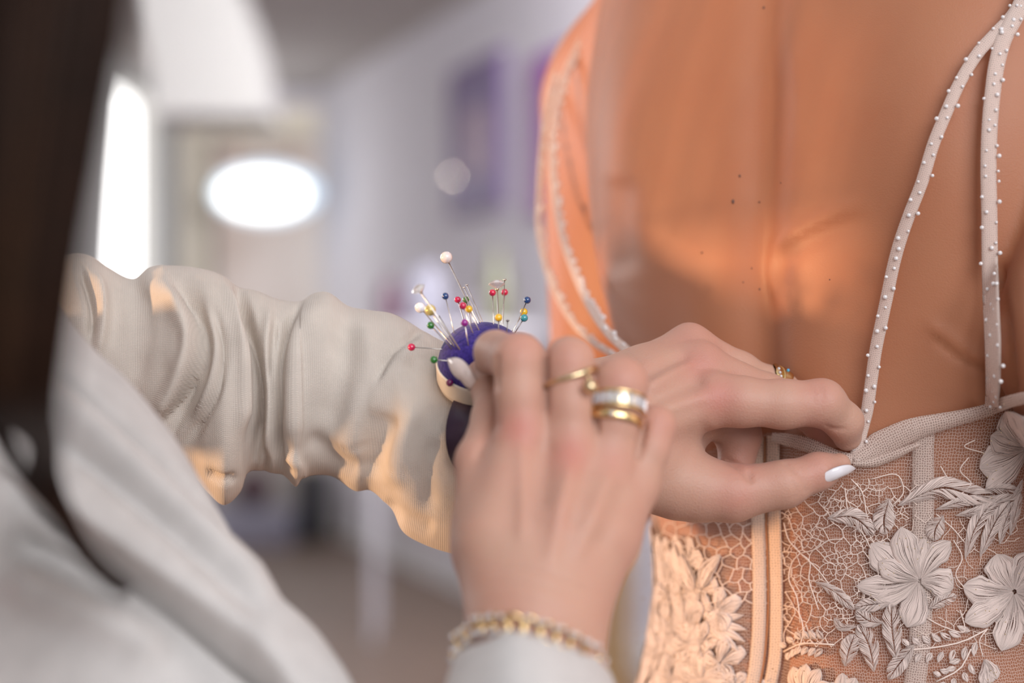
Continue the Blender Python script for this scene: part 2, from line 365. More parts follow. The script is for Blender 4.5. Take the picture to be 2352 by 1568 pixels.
mb = MB(); cs = [SP(s0_, wz0, -.12), SP(s1_, wz0, -.12)]+[SP(a[0], a[1], -.12) for a in arc_[::-1]]
ce = [SP(s0_, wz0, -.14), SP(s1_, wz0, -.14)]+[SP(a[0], a[1], -.14) for a in arc_[::-1]]; n_ = len(cs)
mb.add(cs+ce, [tuple(range(n_)), tuple(range(n_, 2*n_))[::-1]]+[(i, (i+1) % n_, n_+(i+1) % n_, n_+i) for i in range(n_)]); struct('window_1', mb, glass)
# vaulted ceiling: a barrel running towards the back, and its sunlit band, a paler rib above the door
mb = MB(); mb.add(*box((-3.2, 2.6, 3.05), (4, 10.2, 3.2))); struct('ceiling', mb, VAULT_SHADE)
# sunlit band of the vault put in as a paler rib: crescent seen between px 330..600 above the window; built at its own depth with thickness
mb = MB(); mb.add(*wall_slab((-2.75, 6.2), (-2.95, 1.2), 0, 4.2, -.2)); struct('wall_left', mb, PAINT)
rib = catmull([W(560, -200, 8.6), W(590, 60, 8.6), W(612, 235, 8.6)], 4)
YR = 5.75
outer = catmull([(505, -100), (540, -30), (575, 60), (600, 160), (612, 262)], 14); inner = catmull([(262, -100), (290, -30), (322, 60), (345, 160), (352, 262)], 14)
mb = MB(); V = []
for y, dd in ((YR, 0), (YR+.35, .35)):
    for o_, i_ in zip(outer, inner):
        V.append(W(o_[0], o_[1], YR)+np.array([0, dd, 0])); V.append(W(i_[0], i_[1], YR)+np.array([0, dd, 0]))
F = []
for i in range(13):
    a = 2*i; F += [(a, a+2, a+3, a+1), (28+a, 28+a+1, 28+a+3, 28+a+2), (a, 28+a, 28+a+2, a+2), (a+1, a+3, 28+a+3, 28+a+1)]
F += [(0, 1, 29, 28), (26, 54, 55, 27)]
mb.add(V, F); struct('lit_vault_band_1', mb, WHITEP, False)
# pictures on the right wall
def wall_rect(px0, px1, py0, py1, off=0.0):
    (x0, y0), (x1, y1) = plane_pt(RA, RB, px0), plane_pt(RA, RB, px1); ym = (y0+y1)/2
    z0, z1 = CZ-(py1-784)/FPX*ym, CZ-(py0-784)/FPX*ym
    n = np.array([-(y1-y0), x1-x0]); n /= np.linalg.norm(n); n = -n if n[1] > 0 else n
    return x0, y0, x1, y1, z0, z1, n
def panel(name, px0, px1, py0, py1, th0, th1, mat, parent=None):
    x0, y0, x1, y1, z0, z1, n = wall_rect(px0, px1, py0, py1)
    P = [(x0, y0), (x1, y1)]; V = [(p[0]+n[0]*t, p[1]+n[1]*t, z) for t in (th0, th1) for p in P for z in (z0, z1)]
    F = [(0, 2, 3, 1), (4, 5, 7, 6), (0, 4, 6, 2), (1, 3, 7, 5), (0, 1, 5, 4), (2, 6, 7, 3)]
    return mesh_obj(name, V, F, mat, parent, False)
def picture(label, px0, px1, py0, py1, cols):
    x0, y0, x1, y1, z0, z1, n = wall_rect(px0, px1, py0, py1)
    t = thing('framed_picture', label, 'picture', ((x0+x1)/2, (y0+y1)/2, z0), 'purple pictures on the right wall')
    w = px1-px0
    panel('frame', px0, px1, py0, py1, 0, .03, simple('purple frame', cols[0], .5), t)
    panel('print', px0+w*.12, px1-w*.06, py0+14, py1-10, .03, .034, simple('purple print', cols[1], .5), t)
    s = panel('printed_figure', px0+w*.34, px0+w*.74, py0+110, py1-90, .034, .037, simple('pale printed figure', cols[2], .5), t)
    return t
picture('tall dim purple picture with a pale standing figure on the white wall', 1044, 1166, 140, 488, [(.17, .10, .24), (.20, .15, .28), (.42, .31, .38)])
picture('vivid violet picture half hidden behind the bare shoulder', 1232, 1345, 112, 490, [(.30, .10, .38), (.34, .11, .40), (.30, .16, .30)])
# oval ceiling lamp hanging in the doorway
lampm = simple('lit lamp shade', (1, 1, 1), .4); bb = lampm.node_tree.nodes['Principled BSDF']; bb.inputs['Emission Color'].default_value = (.90, .97, 1, 1); bb.inputs['Emission Strength'].default_value = 3
yl = 9.3; lc = W(605, 447, yl)
bloomm = simple('lamp bloom glow', (.8, .9, 1), .4); bb = bloomm.node_tree.nodes['Principled BSDF']; bb.inputs['Emission Color'].default_value = (.55, .72, .86, 1); bb.inputs['Emission Strength'].default_value = .85  # dim blue emission standing for lens bloom around the lamp
t = thing('pendant_lamp', 'bright oval lamp glowing white in front of the cream doorway', 'lamp', tuple(lc))
mb = MB(); mb.add(*sphere(lc, 1, 28, 16, (R(98, yl), R(80, yl), R(47, yl)))); mb.build('lamp_shade', lampm, t)
mb = MB(); mb.add(*sphere(lc+[0, .12, R(9, yl)], 1, 32, 12, (R(124, yl), R(70, yl), R(66, yl)))); mb.build('lamp_bloom', bloomm, t)  # added glowing shell for the bloom, no part of the lamp
mb = MB(); mb.add(*tube([lc+[0, 0, R(70, yl)], lc+[0, 0, 1.45]], .006, 6)); mb.build('cord', simple('lamp cord', (.7, .7, .7), .5), t)
corr_fill = bpy.data.lights.new('corridor_fill', 'POINT'); corr_fill.energy = 14; corr_fill.color = (.75, .9, 1); corr_fill.shadow_soft_size = .3  # fill added behind the doorway to brighten the corridor wall
ho = bpy.data.objects.new('corridor_fill', corr_fill); COL.objects.link(ho); ho.location = (lc[0]+.1, 10.75, 1.9)
# specular glint on the wall, put in as a tiny glowing ball with a holder
glint_ball = simple('specular glint glow', (1, 1, 1), .3); bb = glint_ball.node_tree.nodes['Principled BSDF']; bb.inputs['Emission Color'].default_value = (1, .88, .68, 1); bb.inputs['Emission Strength'].default_value = 85
x, y = plane_pt(RA, RB, 1040); x -= .06; y -= .08; c = W(1040, 405, y)
t = thing('wall_glint', 'tiny added glowing ball for a glint left of the tall dim purple picture', 'lamp', tuple(c))
mb = MB(); mb.add(*sphere(c, .0052, 10, 8)); mb.build('glint_ball', glint_ball, t)
mb = MB(); mb.add(*tube([c+[0.02, .02, 0], c+[.09, .1, 0]], [.012, .02], 10)); mb.build('holder', simple('white holder', (.7, .68, .7), .5), t)
# side table with a few things in the blurred distance
def shelf_things():
    yt = 6.3; zt = Zb(748, yt); x0, x1 = Xb(855, yt), Xb(1215, yt)
    t = thing('console_table', 'pale grey console table against the right wall behind the pins', 'table', ((x0+x1)/2, yt, 0))
    mt = simple('pale grey lacquer', (.60, .575, .62), .5)
    mb = MB(); mb.add(*box((x0-.05, yt-.2, zt-.04), (x1+.05, yt+.15, zt))); mb.build('tabletop', mt, t, False)
    for sx in (x0, x1-.04):
        for sy in (yt-.18, yt+.1):
            mb = MB(); mb.add(*box((sx+.01, sy, 0), (sx+.026, sy+.016, zt-.04))); mb.build('leg', mt, t, False)
    def vase(name, label, cat, px, w, top, mat, prof, group=None):
        c = W(px, 784, yt); z0 = zt; h = Zb(top, yt)-zt; r = R(w/2, yt); V = []; n = 18
        for f, k in prof:
            for a in range(n): V.append((c[0]+r*k*math.cos(2*math.pi*a/n), yt-.02+r*k*math.sin(2*math.pi*a/n), z0+h*f))
        F = grid_faces(len(prof), n, True)+[tuple(range(n))[::-1], tuple((len(prof)-1)*n+k for k in range(n))]
        o = mesh_obj(name, V, F, mat); return tag(o, label, cat, group)
    bp = [(0, .7), (.1, 1), (.5, 1), (.75, .75), (.9, .45), (1, .5)]
    vase('vase', 'dark plum vase standing leftmost on the console table', 'vase', 897, 60, 640, simple('plum glaze', (.16, .085, .12), .4), bp)
    vase('jar', 'wide slate grey jar on the console table beside the plum vase', 'jar', 980, 96, 612, simple('slate glaze', (.36, .35, .42), .5), [(0, .8), (.15, 1), (.7, 1), (.85, .8), (1, .7)])
    vase('bottle', 'tall olive green bottle at the right end of the console table', 'bottle', 1142, 58, 560, simple('olive glass', (.20, .20, .12), .3), [(0, .95), (.05, 1), (.6, 1), (.75, .5), (.95, .4), (1, .42)])
    vase('box', 'low grey round box between the jar and the olive bottle', 'box', 1072, 56, 690, simple('grey box', (.40, .36, .42), .6), [(0, 1), (.8, 1), (.82, 1.05), (1, 1.05)])
shelf_things()
# dark narrow bin and things low by the far wall, white chest low on the right
def low_things():
    yq = 9.2
    m = MB(); m.add(*box((Xb(690, yq), yq, 0), (Xb(744, yq), yq+.2, Zb(1075, yq)))); tag(m.build('umbrella_stand', simple('black metal', (.02, .02, .025), .5), None, False), 'narrow black stand at the foot of the far wall', 'stand')
    x0, x1 = Xb(430, 9.0), Xb(665, 9.0)
    t = thing('low_bench', 'grey lilac bench with a dark cushion left of the narrow black stand', 'bench', ((x0+x1)/2, 9, 0))
    m = MB(); m.add(*box((x0, 9.0, 0), (x1, 9.5, Zb(1180, 9)))); m.build('seat', simple('grey lilac upholstery', (.30, .29, .36), .8), t, False)
    m = MB(); m.add(*box((x0, 9.45, Zb(1180, 9)), (x1, 9.55, Zb(1040, 9)))); m.build('backrest', simple('taupe upholstery', (.33, .29, .27), .8), t, False)
    cc = W(575, 1125, 9.1); m = MB(); m.add(*sphere(cc+[0, .12, 0], 1, 18, 10, (.11, .10, .13))); tag(m.build('cushion', simple('dark mauve cushion', (.08, .04, .05), .8)), 'dark mauve cushion lying on the low bench', 'cushion')
    t = thing('wooden_stool', 'honey wood stool standing beside the white wall behind the right wrist', 'stool', tuple(W(1405, 784, 4.2)*[1, 1, 0]))
    wd = noise_mat('honey wood', (.42, .25, .10), (.52, .33, .15), 6, .5)
    for px, yy in ((1370, 4.1), (1425, 4.4)):
        c = W(px, 784, yy); m = MB(); m.add(*box((c[0]-.03, yy, 0), (c[0]+.03, yy+.05, Zb(1290, 4.2)))); m.build('leg', wd, t, False)
    c = W(1398, 784, 4.25); m = MB(); m.add(*box((c[0]-.06, 4.08, Zb(1300, 4.2)), (c[0]+.05, 4.5, Zb(1270, 4.2)))); m.build('seat', wd, t, False)
low_things()

# ------------------------------------------------------------------ bride body
UU = np.array([.77, -.64, 0]); NN = np.array([-.64, -.77, 0]); UU /= np.linalg.norm(UU); NN /= np.linalg.norm(NN)
_k = np.array([ # z, a, b, spine x, spine y
 [1.00, .165, .105, .112, .607], [1.06, .146, .098, .112, .604], [1.12, .112, .086, .112, .600], [1.18, .091, .075, .111, .600], [1.22, .091, .074, .109, .602],
 [1.27, .105, .079, .107, .603], [1.32, .122, .086, .105, .603], [1.38, .134, .091, .106, .606], [1.44, .138, .092, .108, .612], [1.50, .120, .082, .112, .622], [1.56, .060, .060, .116, .640], [1.62, .05, .055, .120, .65]])
_zs = np.linspace(1.0, 1.62, 125); _t = catmull(np.column_stack([_k[:, 0], _k[:, 0]*0, _k[:, 1:]]), 125)
_T = np.column_stack([np.interp(_zs, _t[:, 0], _t[:, j]) for j in (2, 3, 4, 5)])
def tor(z):
    return [np.interp(z, _zs, _T[:, j]) for j in range(4)]
def torso_sdf(P):
    a, b, sx, sy = tor(P[:, 2]); cx = sx-NN[0]*b; cy = sy-NN[1]*b
    qx = P[:, 0]-cx; qy = P[:, 1]-cy; xu = qx*UU[0]+qy*UU[1]; xn = qx*NN[0]+qy*NN[1]; p = 2.25
    q = ((np.abs(xu)/a)**p+(np.abs(xn)/b)**p+1e-9)**(1/p)
    d = (q-1)*np.minimum(a, b)
    back = np.clip(xn/b*2, 0, 1)
    zz = P[:, 2]
    d = d+.0055*np.exp(-(xu/.011)**2)*back*np.clip((zz-1.05)/.1, 0, 1)
    for s in (-1, 1):     # shoulder blade and the muscle beside the spine
        d = d-.010*np.exp(-(((xu-s*.074)/.042)**2+((zz-1.385)/.062)**2))*back
        d = d-.004*np.exp(-(((xu-s*.028)/.016)**2))*back*np.clip((1.36-zz)/.1, 0, 1)
    return d
BR = dict(sl=np.array([.070, .815, 1.435]), el=np.array([.061, .800, 1.238]), sr=np.array([.268, .595, 1.44]), er=np.array([.2335, .545, 1.30]))
def bride_sdf(P):
    d = torso_sdf(P)
    A = lambda x: np.array(x, float)
    arm = rcone(P, BR['sl'], BR['el'], .054, .037); arm = smin(arm, rcone(P, BR['el'], A([.22, .90, 1.21]), .034, .026), .015)
    d = smin(d, arm, .034)
    d = smin(d, rcone(P, A([.088, .795, 1.42]), A([.116, .705, 1.41]), .040, .048), .034)
    d = smin(d, rcone(P, A([.085, .79, 1.455]), A([.125, .68, 1.53]), .043, .04), .03)
    arm2 = rcone(P, BR['sr'], BR['er'], .048, .042); arm2 = smin(arm2, rcone(P, BR['er'], A([.285, .55, 1.18]), .042, .036), .02); arm2 = smin(arm2, rcone(P, A([.285, .55, 1.18]), A([.36, .70, 1.12]), .034, .028), .015)
    d = smin(d, arm2, (.004+.03*np.clip((P[:, 2]-1.34)/.12, 0, 1)**2))
    d = smin(d, rcone(P, BR['sr']+[0, 0, .01], A([.19, .66, 1.53]), .04, .04), .03)
    d = smin(d, rcone(P, A([.15, .67, 1.52]), A([.16, .67, 1.66]), .052, .05), .03)
    return d
def raycast(px, py, f=bride_sdf, t0=.40, tmax=1.0, miss=None):
    px = np.atleast_1d(np.asarray(px, float)); py = np.atleast_1d(np.asarray(py, float))
    D = np.stack([(px-1176)/FPX, np.ones_like(px), -(py-784)/FPX], 1); L = np.linalg.norm(D, axis=1); t = np.full(len(px), t0)
    O = np.array([0, 0, CZ])
    for _ in range(70): t = t+np.clip(f(O+D*t[:, None])*.7/L, -.01, .05)
    t = np.where(t > tmax, np.nan if miss is None else miss, t)
    return O+D*t[:, None]
def bnormal(P, f=bride_sdf):
    e = .0015; f0 = f(P); g = np.stack([f(P+np.eye(3)[k]*e)-f0 for k in range(3)], 1); return g/np.linalg.norm(g, axis=1)[:, None]
V, F = surface_net(bride_sdf, (-.02, .44, 1.0), (.36, 1.0, 1.64), .0028)
N = vnormals(V, F)
V = folds(V, N, [('r', [(1980, 462), (1860, 515), (1788, 562), (1772, 610), (1782, 665), (1800, 712)], 13, .0012),
                 ('v', [(2000, 500), (1880, 545), (1815, 585), (1800, 620), (1806, 670)], 22, .0010),
                 ('v', [(1425, 400), (1418, 520), (1430, 640)], 42, .0022), ('v', [(1500, 230), (1560, 420), (1600, 600)], 60, .001),
                 ('r', [(1832, 90), (1836, 220), (1830, 360)], 24, .0008), ('v', [(1780, 150), (1790, 320), (1740, 480)], 45, .0008),
                 ('r', [(2130, 740), (2230, 815), (2300, 835)], 12, .0012), ('v', [(2140, 770), (2230, 838), (2300, 855)], 8, .001), ('v', [(2298, 600), (2306, 700), (2318, 820), (2332, 930)], 9, .005)])
x, y = proj(V); mole = np.zeros(len(V))
tone = .25*np.exp(-((x-1900)**2+(y-300)**2)/260**2)
bride = thing('person', 'woman seen from behind, tanned bare back in a lace wedding dress', 'person', (.165, .68, 1.0))
mesh_obj('body', V, F, SK_BACK, bride, attr={'tone': tone, 'mole': mole})
molem = simple('dark mole', (.055, .02, .012), .5)
for mx_, my_, rr, el in ((1684, 463, 3.2, 1.7), (1699, 404, 2.4, 1.4), (1755, 18, 3.4, 1.0), (1744, 464, 1.8, 1.2), (1727, 616, 1.8, 1.4), (1906, 642, 1.8, 1), (1745, 664, 2.2, 1.3), (1707, 648, 1.8, 1.0), (1612, 580, 2.0, 1), (1793, 420, 1.5, 1)):
    p = raycast(mx_, my_)[0]; n = bnormal(p[None])[0]
    mb = MB(); mb.add(*sphere(p, R(rr, p[1]), 10, 7, (1, .35, el))); o = mb.build('mole', molem, bride)

# ------------------------------------------------------------------ hands of the seamstress
def chain(J): return [(W(x, y, d), R(r, d)) for x, y, d, r in J]
def chain_sdf(P, C, k):
    d = None
    for (a, ra), (b, rb) in zip(C[:-1], C[1:]):
        e = rcone(P, a, b, ra, rb); d = e if d is None else smin(d, e, k)
    return d
def hand_sdf(H):
    CH = [chain(c) for c in H['fingers']]; MC = [chain(c) for c in H['metas']]; EX = [(chain(c), kk) for c, kk in H.get('extra', [])]
    bb = [(np.min([p-r for p, r in c], 0)-.012, np.max([p+r for p, r in c], 0)+.012) for c in CH+MC+[e[0] for e in EX]]
    allc = [(c, 'f') for c in CH]+[(c, 'm') for c in MC]+[(c, kk) for c, kk in EX]
    def f(P):
        palm = np.full(len(P), .03); out = []
        for (c, t), (lo, hi) in zip(allc, bb):
            m = np.all((P > lo) & (P < hi), 1); e = np.full(len(P), .03)
            if m.any(): e[m] = np.minimum(chain_sdf(P[m], c, .0035), .03)
            if t == 'f': out.append(e)
            elif t == 'm': palm = smin(palm, e, .009)
            else: palm = smin(palm, e, t)
        d = palm; fing = out[0]
        for e in out[1:]: fing = smin(fing, e, .0006)
        return smin(d, fing, .0048)
    lo = np.min([b[0] for b in bb], 0); hi = np.max([b[1] for b in bb], 0); return f, lo, hi
RIGHT = dict(
 fingers=[
  [(1200, 1000, .484, 57), (1194, 905, .486, 54), (1191, 826, .489, 58), (1138, 808, .512, 46), (1128, 828, .528, 38)],
  [(1310, 1035, .483, 55), (1309, 930, .485, 53), (1308, 830, .488, 53), (1290, 850, .516, 46), (1270, 885, .535, 40)],
  [(1398, 1055, .486, 54), (1414, 960, .488, 56), (1424, 884, .490, 61), (1400, 915, .518, 47), (1370, 950, .532, 40)],
  [(1466, 1110, .489, 46), (1492, 1030, .492, 44), (1506, 978, .495, 43), (1480, 1005, .518, 38), (1450, 1030, .528, 34)],
  [(1112, 1190, .476, 70), (1106, 1060, .490, 58), (1134, 960, .508, 48), (1130, 898, .524, 43), (1108, 862, .535, 38)]],
 metas=[
  [(1182, 1400, .457, 98), (1142, 1240, .468, 94), (1198, 1000, .486, 60)],
  [(1225, 1400, .455, 92), (1275, 1200, .466, 76), (1310, 1030, .484, 58)],
  [(1255, 1400, .457, 90), (1345, 1215, .470, 76), (1402, 1060, .487, 56)],
  [(1290, 1410, .461, 84), (1395, 1240, .476, 68), (1458, 1115, .491, 50)],
  [(1180, 1400, .468, 104), (1142, 1255, .483, 102), (1200, 1080, .500, 70)],
  [(1270, 1400, .470, 100), (1360, 1230, .486, 90), (1420, 1110, .502, 60)],
  [(1215, 1700, .440, 128), (1225, 1560, .447, 122), (1222, 1440, .455, 118), (1205, 1330, .463, 100)],
  [(1255, 1700, .448, 130), (1265, 1560, .455, 124), (1265, 1440, .462, 112), (1290, 1330, .470, 96)]])
LEFT = dict(
 fingers=[
  [(1640, 915, .560, 58), (1700, 922, .559, 56), (1800, 928, .559, 54), (1888, 925, .560, 52), (1938, 968, .565, 42), (1946, 1002, .570, 33)],
  [(1610, 845, .572, 54), (1760, 905, .580, 46), (1850, 935, .584, 45), (1892, 990, .585, 34), (1935, 1012, .584, 27)],
  [(1585, 795, .583, 48), (1700, 848, .588, 38), (1768, 880, .592, 36), (1835, 905, .598, 37), (1870, 985, .600, 30), (1900, 1012, .598, 24)],
  [(1560, 900, .586, 50), (1640, 950, .588, 48), (1698, 1000, .590, 48), (1690, 1070, .588, 42)],
  [(1560, 1115, .562, 76), (1680, 1132, .560, 64), (1800, 1112, .559, 52), (1880, 1082, .561, 41), (1928, 1066, .564, 26)]],
 metas=[
  [(1340, 1000, .560, 115), (1480, 975, .558, 95), (1640, 920, .562, 56)],
  [(1340, 970, .566, 120), (1480, 915, .566, 92), (1606, 842, .574, 54)],
  [(1340, 960, .574, 120), (1480, 875, .575, 80), (1582, 792, .585, 46)],
  [(1340, 1040, .566, 120), (1470, 1070, .562, 102), (1600, 1120, .563, 74)],
  [(1360, 1030, .578, 130), (1500, 1000, .580, 120), (1590, 960, .582, 70)],
  [(1200, 985, .574, 118), (1100, 985, .580, 112), (1000, 985, .586, 115)],
  [(1200, 985, .574, 118), (1340, 990, .568, 140)]])
def redness(V, pts, r):
    x, y = proj(V); t = np.zeros(len(V))
    for px, py, s in pts: t = np.maximum(t, s*np.exp(-((x-px)**2+(y-py)**2)/r**2))
    return t
fR, lo, hi = hand_sdf(RIGHT); VR, FR = surface_net(fR, lo, hi, .0011); NR = vnormals(VR, FR)
wr = [('v', [(1253, 800), (1254, 870), (1255, 950)], 4.5, .0022), ('v', [(1362, 890), (1366, 940), (1374, 1000)], 5, .0022), ('v', [(1482, 965), (1474, 1010), (1464, 1060)], 5.5, .0024), ('v', [(1143, 812), (1141, 850), (1143, 900)], 5, .0012),
      ('v', [(1120, 1310), (1200, 1300), (1290, 1325), (1380, 1370)], 5, .0006), ('v', [(1090, 1350), (1190, 1335), (1280, 1350), (1350, 1380)], 4, .0004),
      ('v', [(1100, 1385), (1200, 1375), (1300, 1400)], 5, .0004),
      ('r', [(1200, 1010), (1200, 1120), (1200, 1250)], 16, .0012), ('r', [(1312, 1060), (1285, 1180), (1262, 1300)], 16, .0012), ('r', [(1405, 1080), (1365, 1180), (1320, 1290)], 15, .0010),
      ('v', [(1255, 1000), (1250, 1090), (1238, 1180)], 24, .0016), ('v', [(1360, 1050), (1340, 1130), (1310, 1220)], 22, .0014), ('v', [(1440, 1100), (1415, 1180), (1370, 1270)], 20, .001),
      ('v', [(1090, 1060), (1120, 1000), (1150, 960)], 8, .001), ('v', [(1170, 800), (1200, 790), (1235, 796)], 4, .0005), ('v', [(1165, 815), (1200, 806), (1238, 812)], 4, .0004), ('v', [(1275, 820), (1305, 812), (1340, 820)], 4, .0004)]
VR = folds(VR, NR, wr)
tR = redness(VR, [(1195, 985, .75), (1312, 1040, .75), (1405, 1050, .4), (1195, 800, .35), (1305, 820, .3), (1425, 870, .35), (1300, 1200, .1), (1505, 970, .35)], 48)
fL, lo, hi = hand_sdf(LEFT); VL, FL = surface_net(fL, lo, hi, .0012); NL = vnormals(VL, FL)
VL = folds(VL, NL, [('v', [(1660, 1052), (1690, 1068), (1712, 1090), (1722, 1105)], 6, .0012), ('v', [(1718, 1078), (1724, 1095), (1722, 1112)], 5, .0010), ('v', [(1800, 1060), (1822, 1078), (1832, 1090)], 5, .0008), ('v', [(1835, 1085), (1850, 1110), (1852, 1135)], 4, .0005),
      ('v', [(1820, 1100), (1828, 1125), (1822, 1150)], 3, .0004), ('v', [(1878, 880), (1890, 905), (1880, 935)], 4, .0006), ('v', [(1862, 880), (1872, 905), (1864, 930)], 4, .0004), ('v', [(1895, 975), (1915, 985), (1945, 985)], 4, .0006),
      ('r', [(1630, 905), (1560, 930), (1480, 955)], 15, .0010), ('r', [(1600, 830), (1540, 860), (1470, 900)], 13, .0012), ('v', [(1625, 865), (1560, 890), (1490, 925)], 18, .0016), ('v', [(1590, 815), (1530, 835), (1470, 870)], 14, .0012), ('v', [(1640, 980), (1580, 1010), (1500, 1030)], 30, .0015)])
tL = redness(VL, [(1650, 910, .75), (1608, 835, .6), (1582, 765, .3), (1885, 905, .5), (1880, 1070, .4), (1880, 990, .4), (1700, 1060, .35), (1690, 1150, .3)], 50)
seam = thing('person', 'seamstress with long dark hair and cream jacket pinning the dress with both hands', 'person', (-.15, .45, .9))
seam['name_hint'] = 'seamstress'; del seam['name_hint']
# body: both hands and the arms and torso that carry them (inside the clothes)
def seam_sdf(P):
    A = lambda *x: np.array(x, float)
    d = rcone(P, A(-.03, .590, 1.262), A(-.16, .602, 1.285), .020, .019); d = smin(d, rcone(P, A(-.16, .602, 1.285), A(-.235, .53, 1.28), .019, .03), .02)
    d = smin(d, rcone(P, A(-.25, .39, 1.25), A(-.25, .37, 1.0), .05, .06), .04)
    d = smin(d, rcone(P, A(-.25, .43, 1.27), A(-.26, .42, 1.42), .045, .045), .03)
    q = (P-A(-.275, .42, 1.50))/A(.075, .085, .105); d = smin(d, (np.sqrt((q*q).sum(1))-1)*.08, .02)
    d = smin(d, rcone(P, A(-.20, .37, 1.05), A(-.03, .36, 1.02), .04, .036), .03); d = smin(d, rcone(P, A(-.03, .36, 1.02), A(.008, .44, 1.18), .036, .024), .02)
    return d
VB, FB = surface_net(seam_sdf, (-.38, .22, .9), (.06, .66, 1.64), .006)
o1, o2 = len(VR), len(VR)+len(VL)
VV = np.concatenate([VR, VL, VB]); FF = np.concatenate([FR, FL+o1, FB+o2])
mesh_obj('body', VV, FF, SK_HAND, seam, attr={'tone': np.concatenate([tR, tL, np.zeros(len(VB))]), 'mole': np.zeros(len(VV))})
# almond nails
def nail(name, label, base, mid, tip, w, up, mat, thick=.0006):
    C = catmull([base, mid, tip], 12); T = np.gradient(C, axis=0); T /= np.linalg.norm(T, axis=1)[:, None]; up = np.array(up, float)
    V = []; uvs = []
    for s in range(2):
        for i in range(12):
            t = i/11; ww = w*(0.80+.35*t-.0*t)*(1-max(0, (t-.35)/.65)**2.2) if t > 0 else w*.72
            ww = max(ww, w*.03); S = np.cross(T[i], up); S /= np.linalg.norm(S); U = np.cross(S, T[i])
            for j in range(9):
                q = (j/8*2-1); V.append(C[i]+S*ww*q+U*(ww*.45*(1-q*q)-s*thick)); uvs.append((q, t))
    F = grid_faces(12, 9); n = 108; F2 = F+[tuple(k+n for k in f)[::-1] for f in F]
    edge = [(i*9) for i in range(12)]
    for i in range(11):
        F2 += [(i*9, (i+1)*9, n+(i+1)*9, n+i*9), (i*9+8, n+i*9+8, n+(i+1)*9+8, (i+1)*9+8)]
    F2 += [tuple([j for j in range(8, -1, -1)]+[n+j for j in range(9)]), tuple([99+j for j in range(9)]+[n+99+j for j in range(8, -1, -1)])]
    o = mesh_obj(name, V, F2, mat, seam); tag(o, label); return o
gl, nt, b = M('glitter polish'); tc = nd(nt, 'ShaderNodeTexCoord'); vo = nd(nt, 'ShaderNodeTexVoronoi', i_Scale=2200); nt.links.new(tc.outputs['Object'], vo.inputs['Vector'])
r = nd(nt, 'ShaderNodeMapRange'); r.inputs[1].default_value = .16; r.inputs[2].default_value = .24; r.inputs[3].default_value = 1; r.inputs[4].default_value = 0; nt.links.new(vo.outputs[0], r.inputs[0])
mx = nd(nt, 'ShaderNodeMix', data_type='RGBA'); mx.inputs[6].default_value = (.80, .66, .60, 1); mx.inputs[7].default_value = (1, .85, .7, 1); nt.links.new(r.outputs[0], mx.inputs[0]); nt.links.new(mx.outputs[2], b.inputs['Base Color']); nt.links.new(r.outputs[0], b.inputs['Metallic'])
b.inputs['Roughness'].default_value = .2; b.inputs['Coat Weight'].default_value = .6
nail('fingernail', 'long almond nail with pale glitter polish', W(1088, 892, .5235), W(1066, 858, .5215), W(1027, 824, .530), R(22, .53), (-.55, -.75, .1), gl)
nail('fingernail', 'long almond nail with milky white polish', W(1888, 1103, .5550), W(1922, 1087, .5540), W(1966, 1076, .562), R(18, .56), (.12, -.85, -.45), simple('milky polish', (.78, .74, .76), .15, Coat_Weight=.8))

# ------------------------------------------------------------------ clothes of the seamstress
def lerp_poly(P, n): return catmull(np.array(P, float), n)
top_ = lerp_poly([(60, 640), (120, 600), (165, 583), (205, 588), (250, 615), (305, 640), (345, 614), (400, 609), (460, 616), (510, 632), (545, 655), (590, 666), (640, 687), (692, 692), (725, 674), (755, 673), (800, 703), (850, 712), (900, 720), (960, 752), (1010, 780), (1060, 800), (1135, 830)], 271)
bot_ = lerp_poly([(60, 1040), (200, 1060), (350, 1080), (440, 1095), (475, 1130), (515, 1160), (552, 1130), (570, 1084), (610, 1084), (655, 1096), (680, 1118), (697, 1096), (760, 1092), (815, 1128), (852, 1128), (895, 1172), (925, 1222), (970, 1248), (1035, 1270), (1135, 1285)], 271)
xs = np.linspace(62, 1133, 269); ty = np.interp(xs, top_[:, 0], top_[:, 1]); by = np.interp(xs, bot_[:, 0], bot_[:, 1])
nA = 110; V = []; uvs = []
for i, x in enumerate(xs):
    dc = .592-.006*np.clip((x-200)/800, 0, 1); rv = (by[i]-ty[i])/2; cy = (by[i]+ty[i])/2; rd = R(rv, dc)*.78
    for k in range(nA):
        a = 2*math.pi*k/nA; dd = dc-rd*math.sin(a)
        # keep the seen outline: project with the centre depth for top and bottom
        V.append(W(x, cy-rv*math.cos(a), dd)); uvs.append((R(x, .58), k/nA*.27))
F = [f for f in grid_faces(len(xs), nA, True)]
V = np.array(V); N = vnormals(V, F)
if N[nA*100+nA//4][1] > 0: F = [f[::-1] for f in F]; N = -N
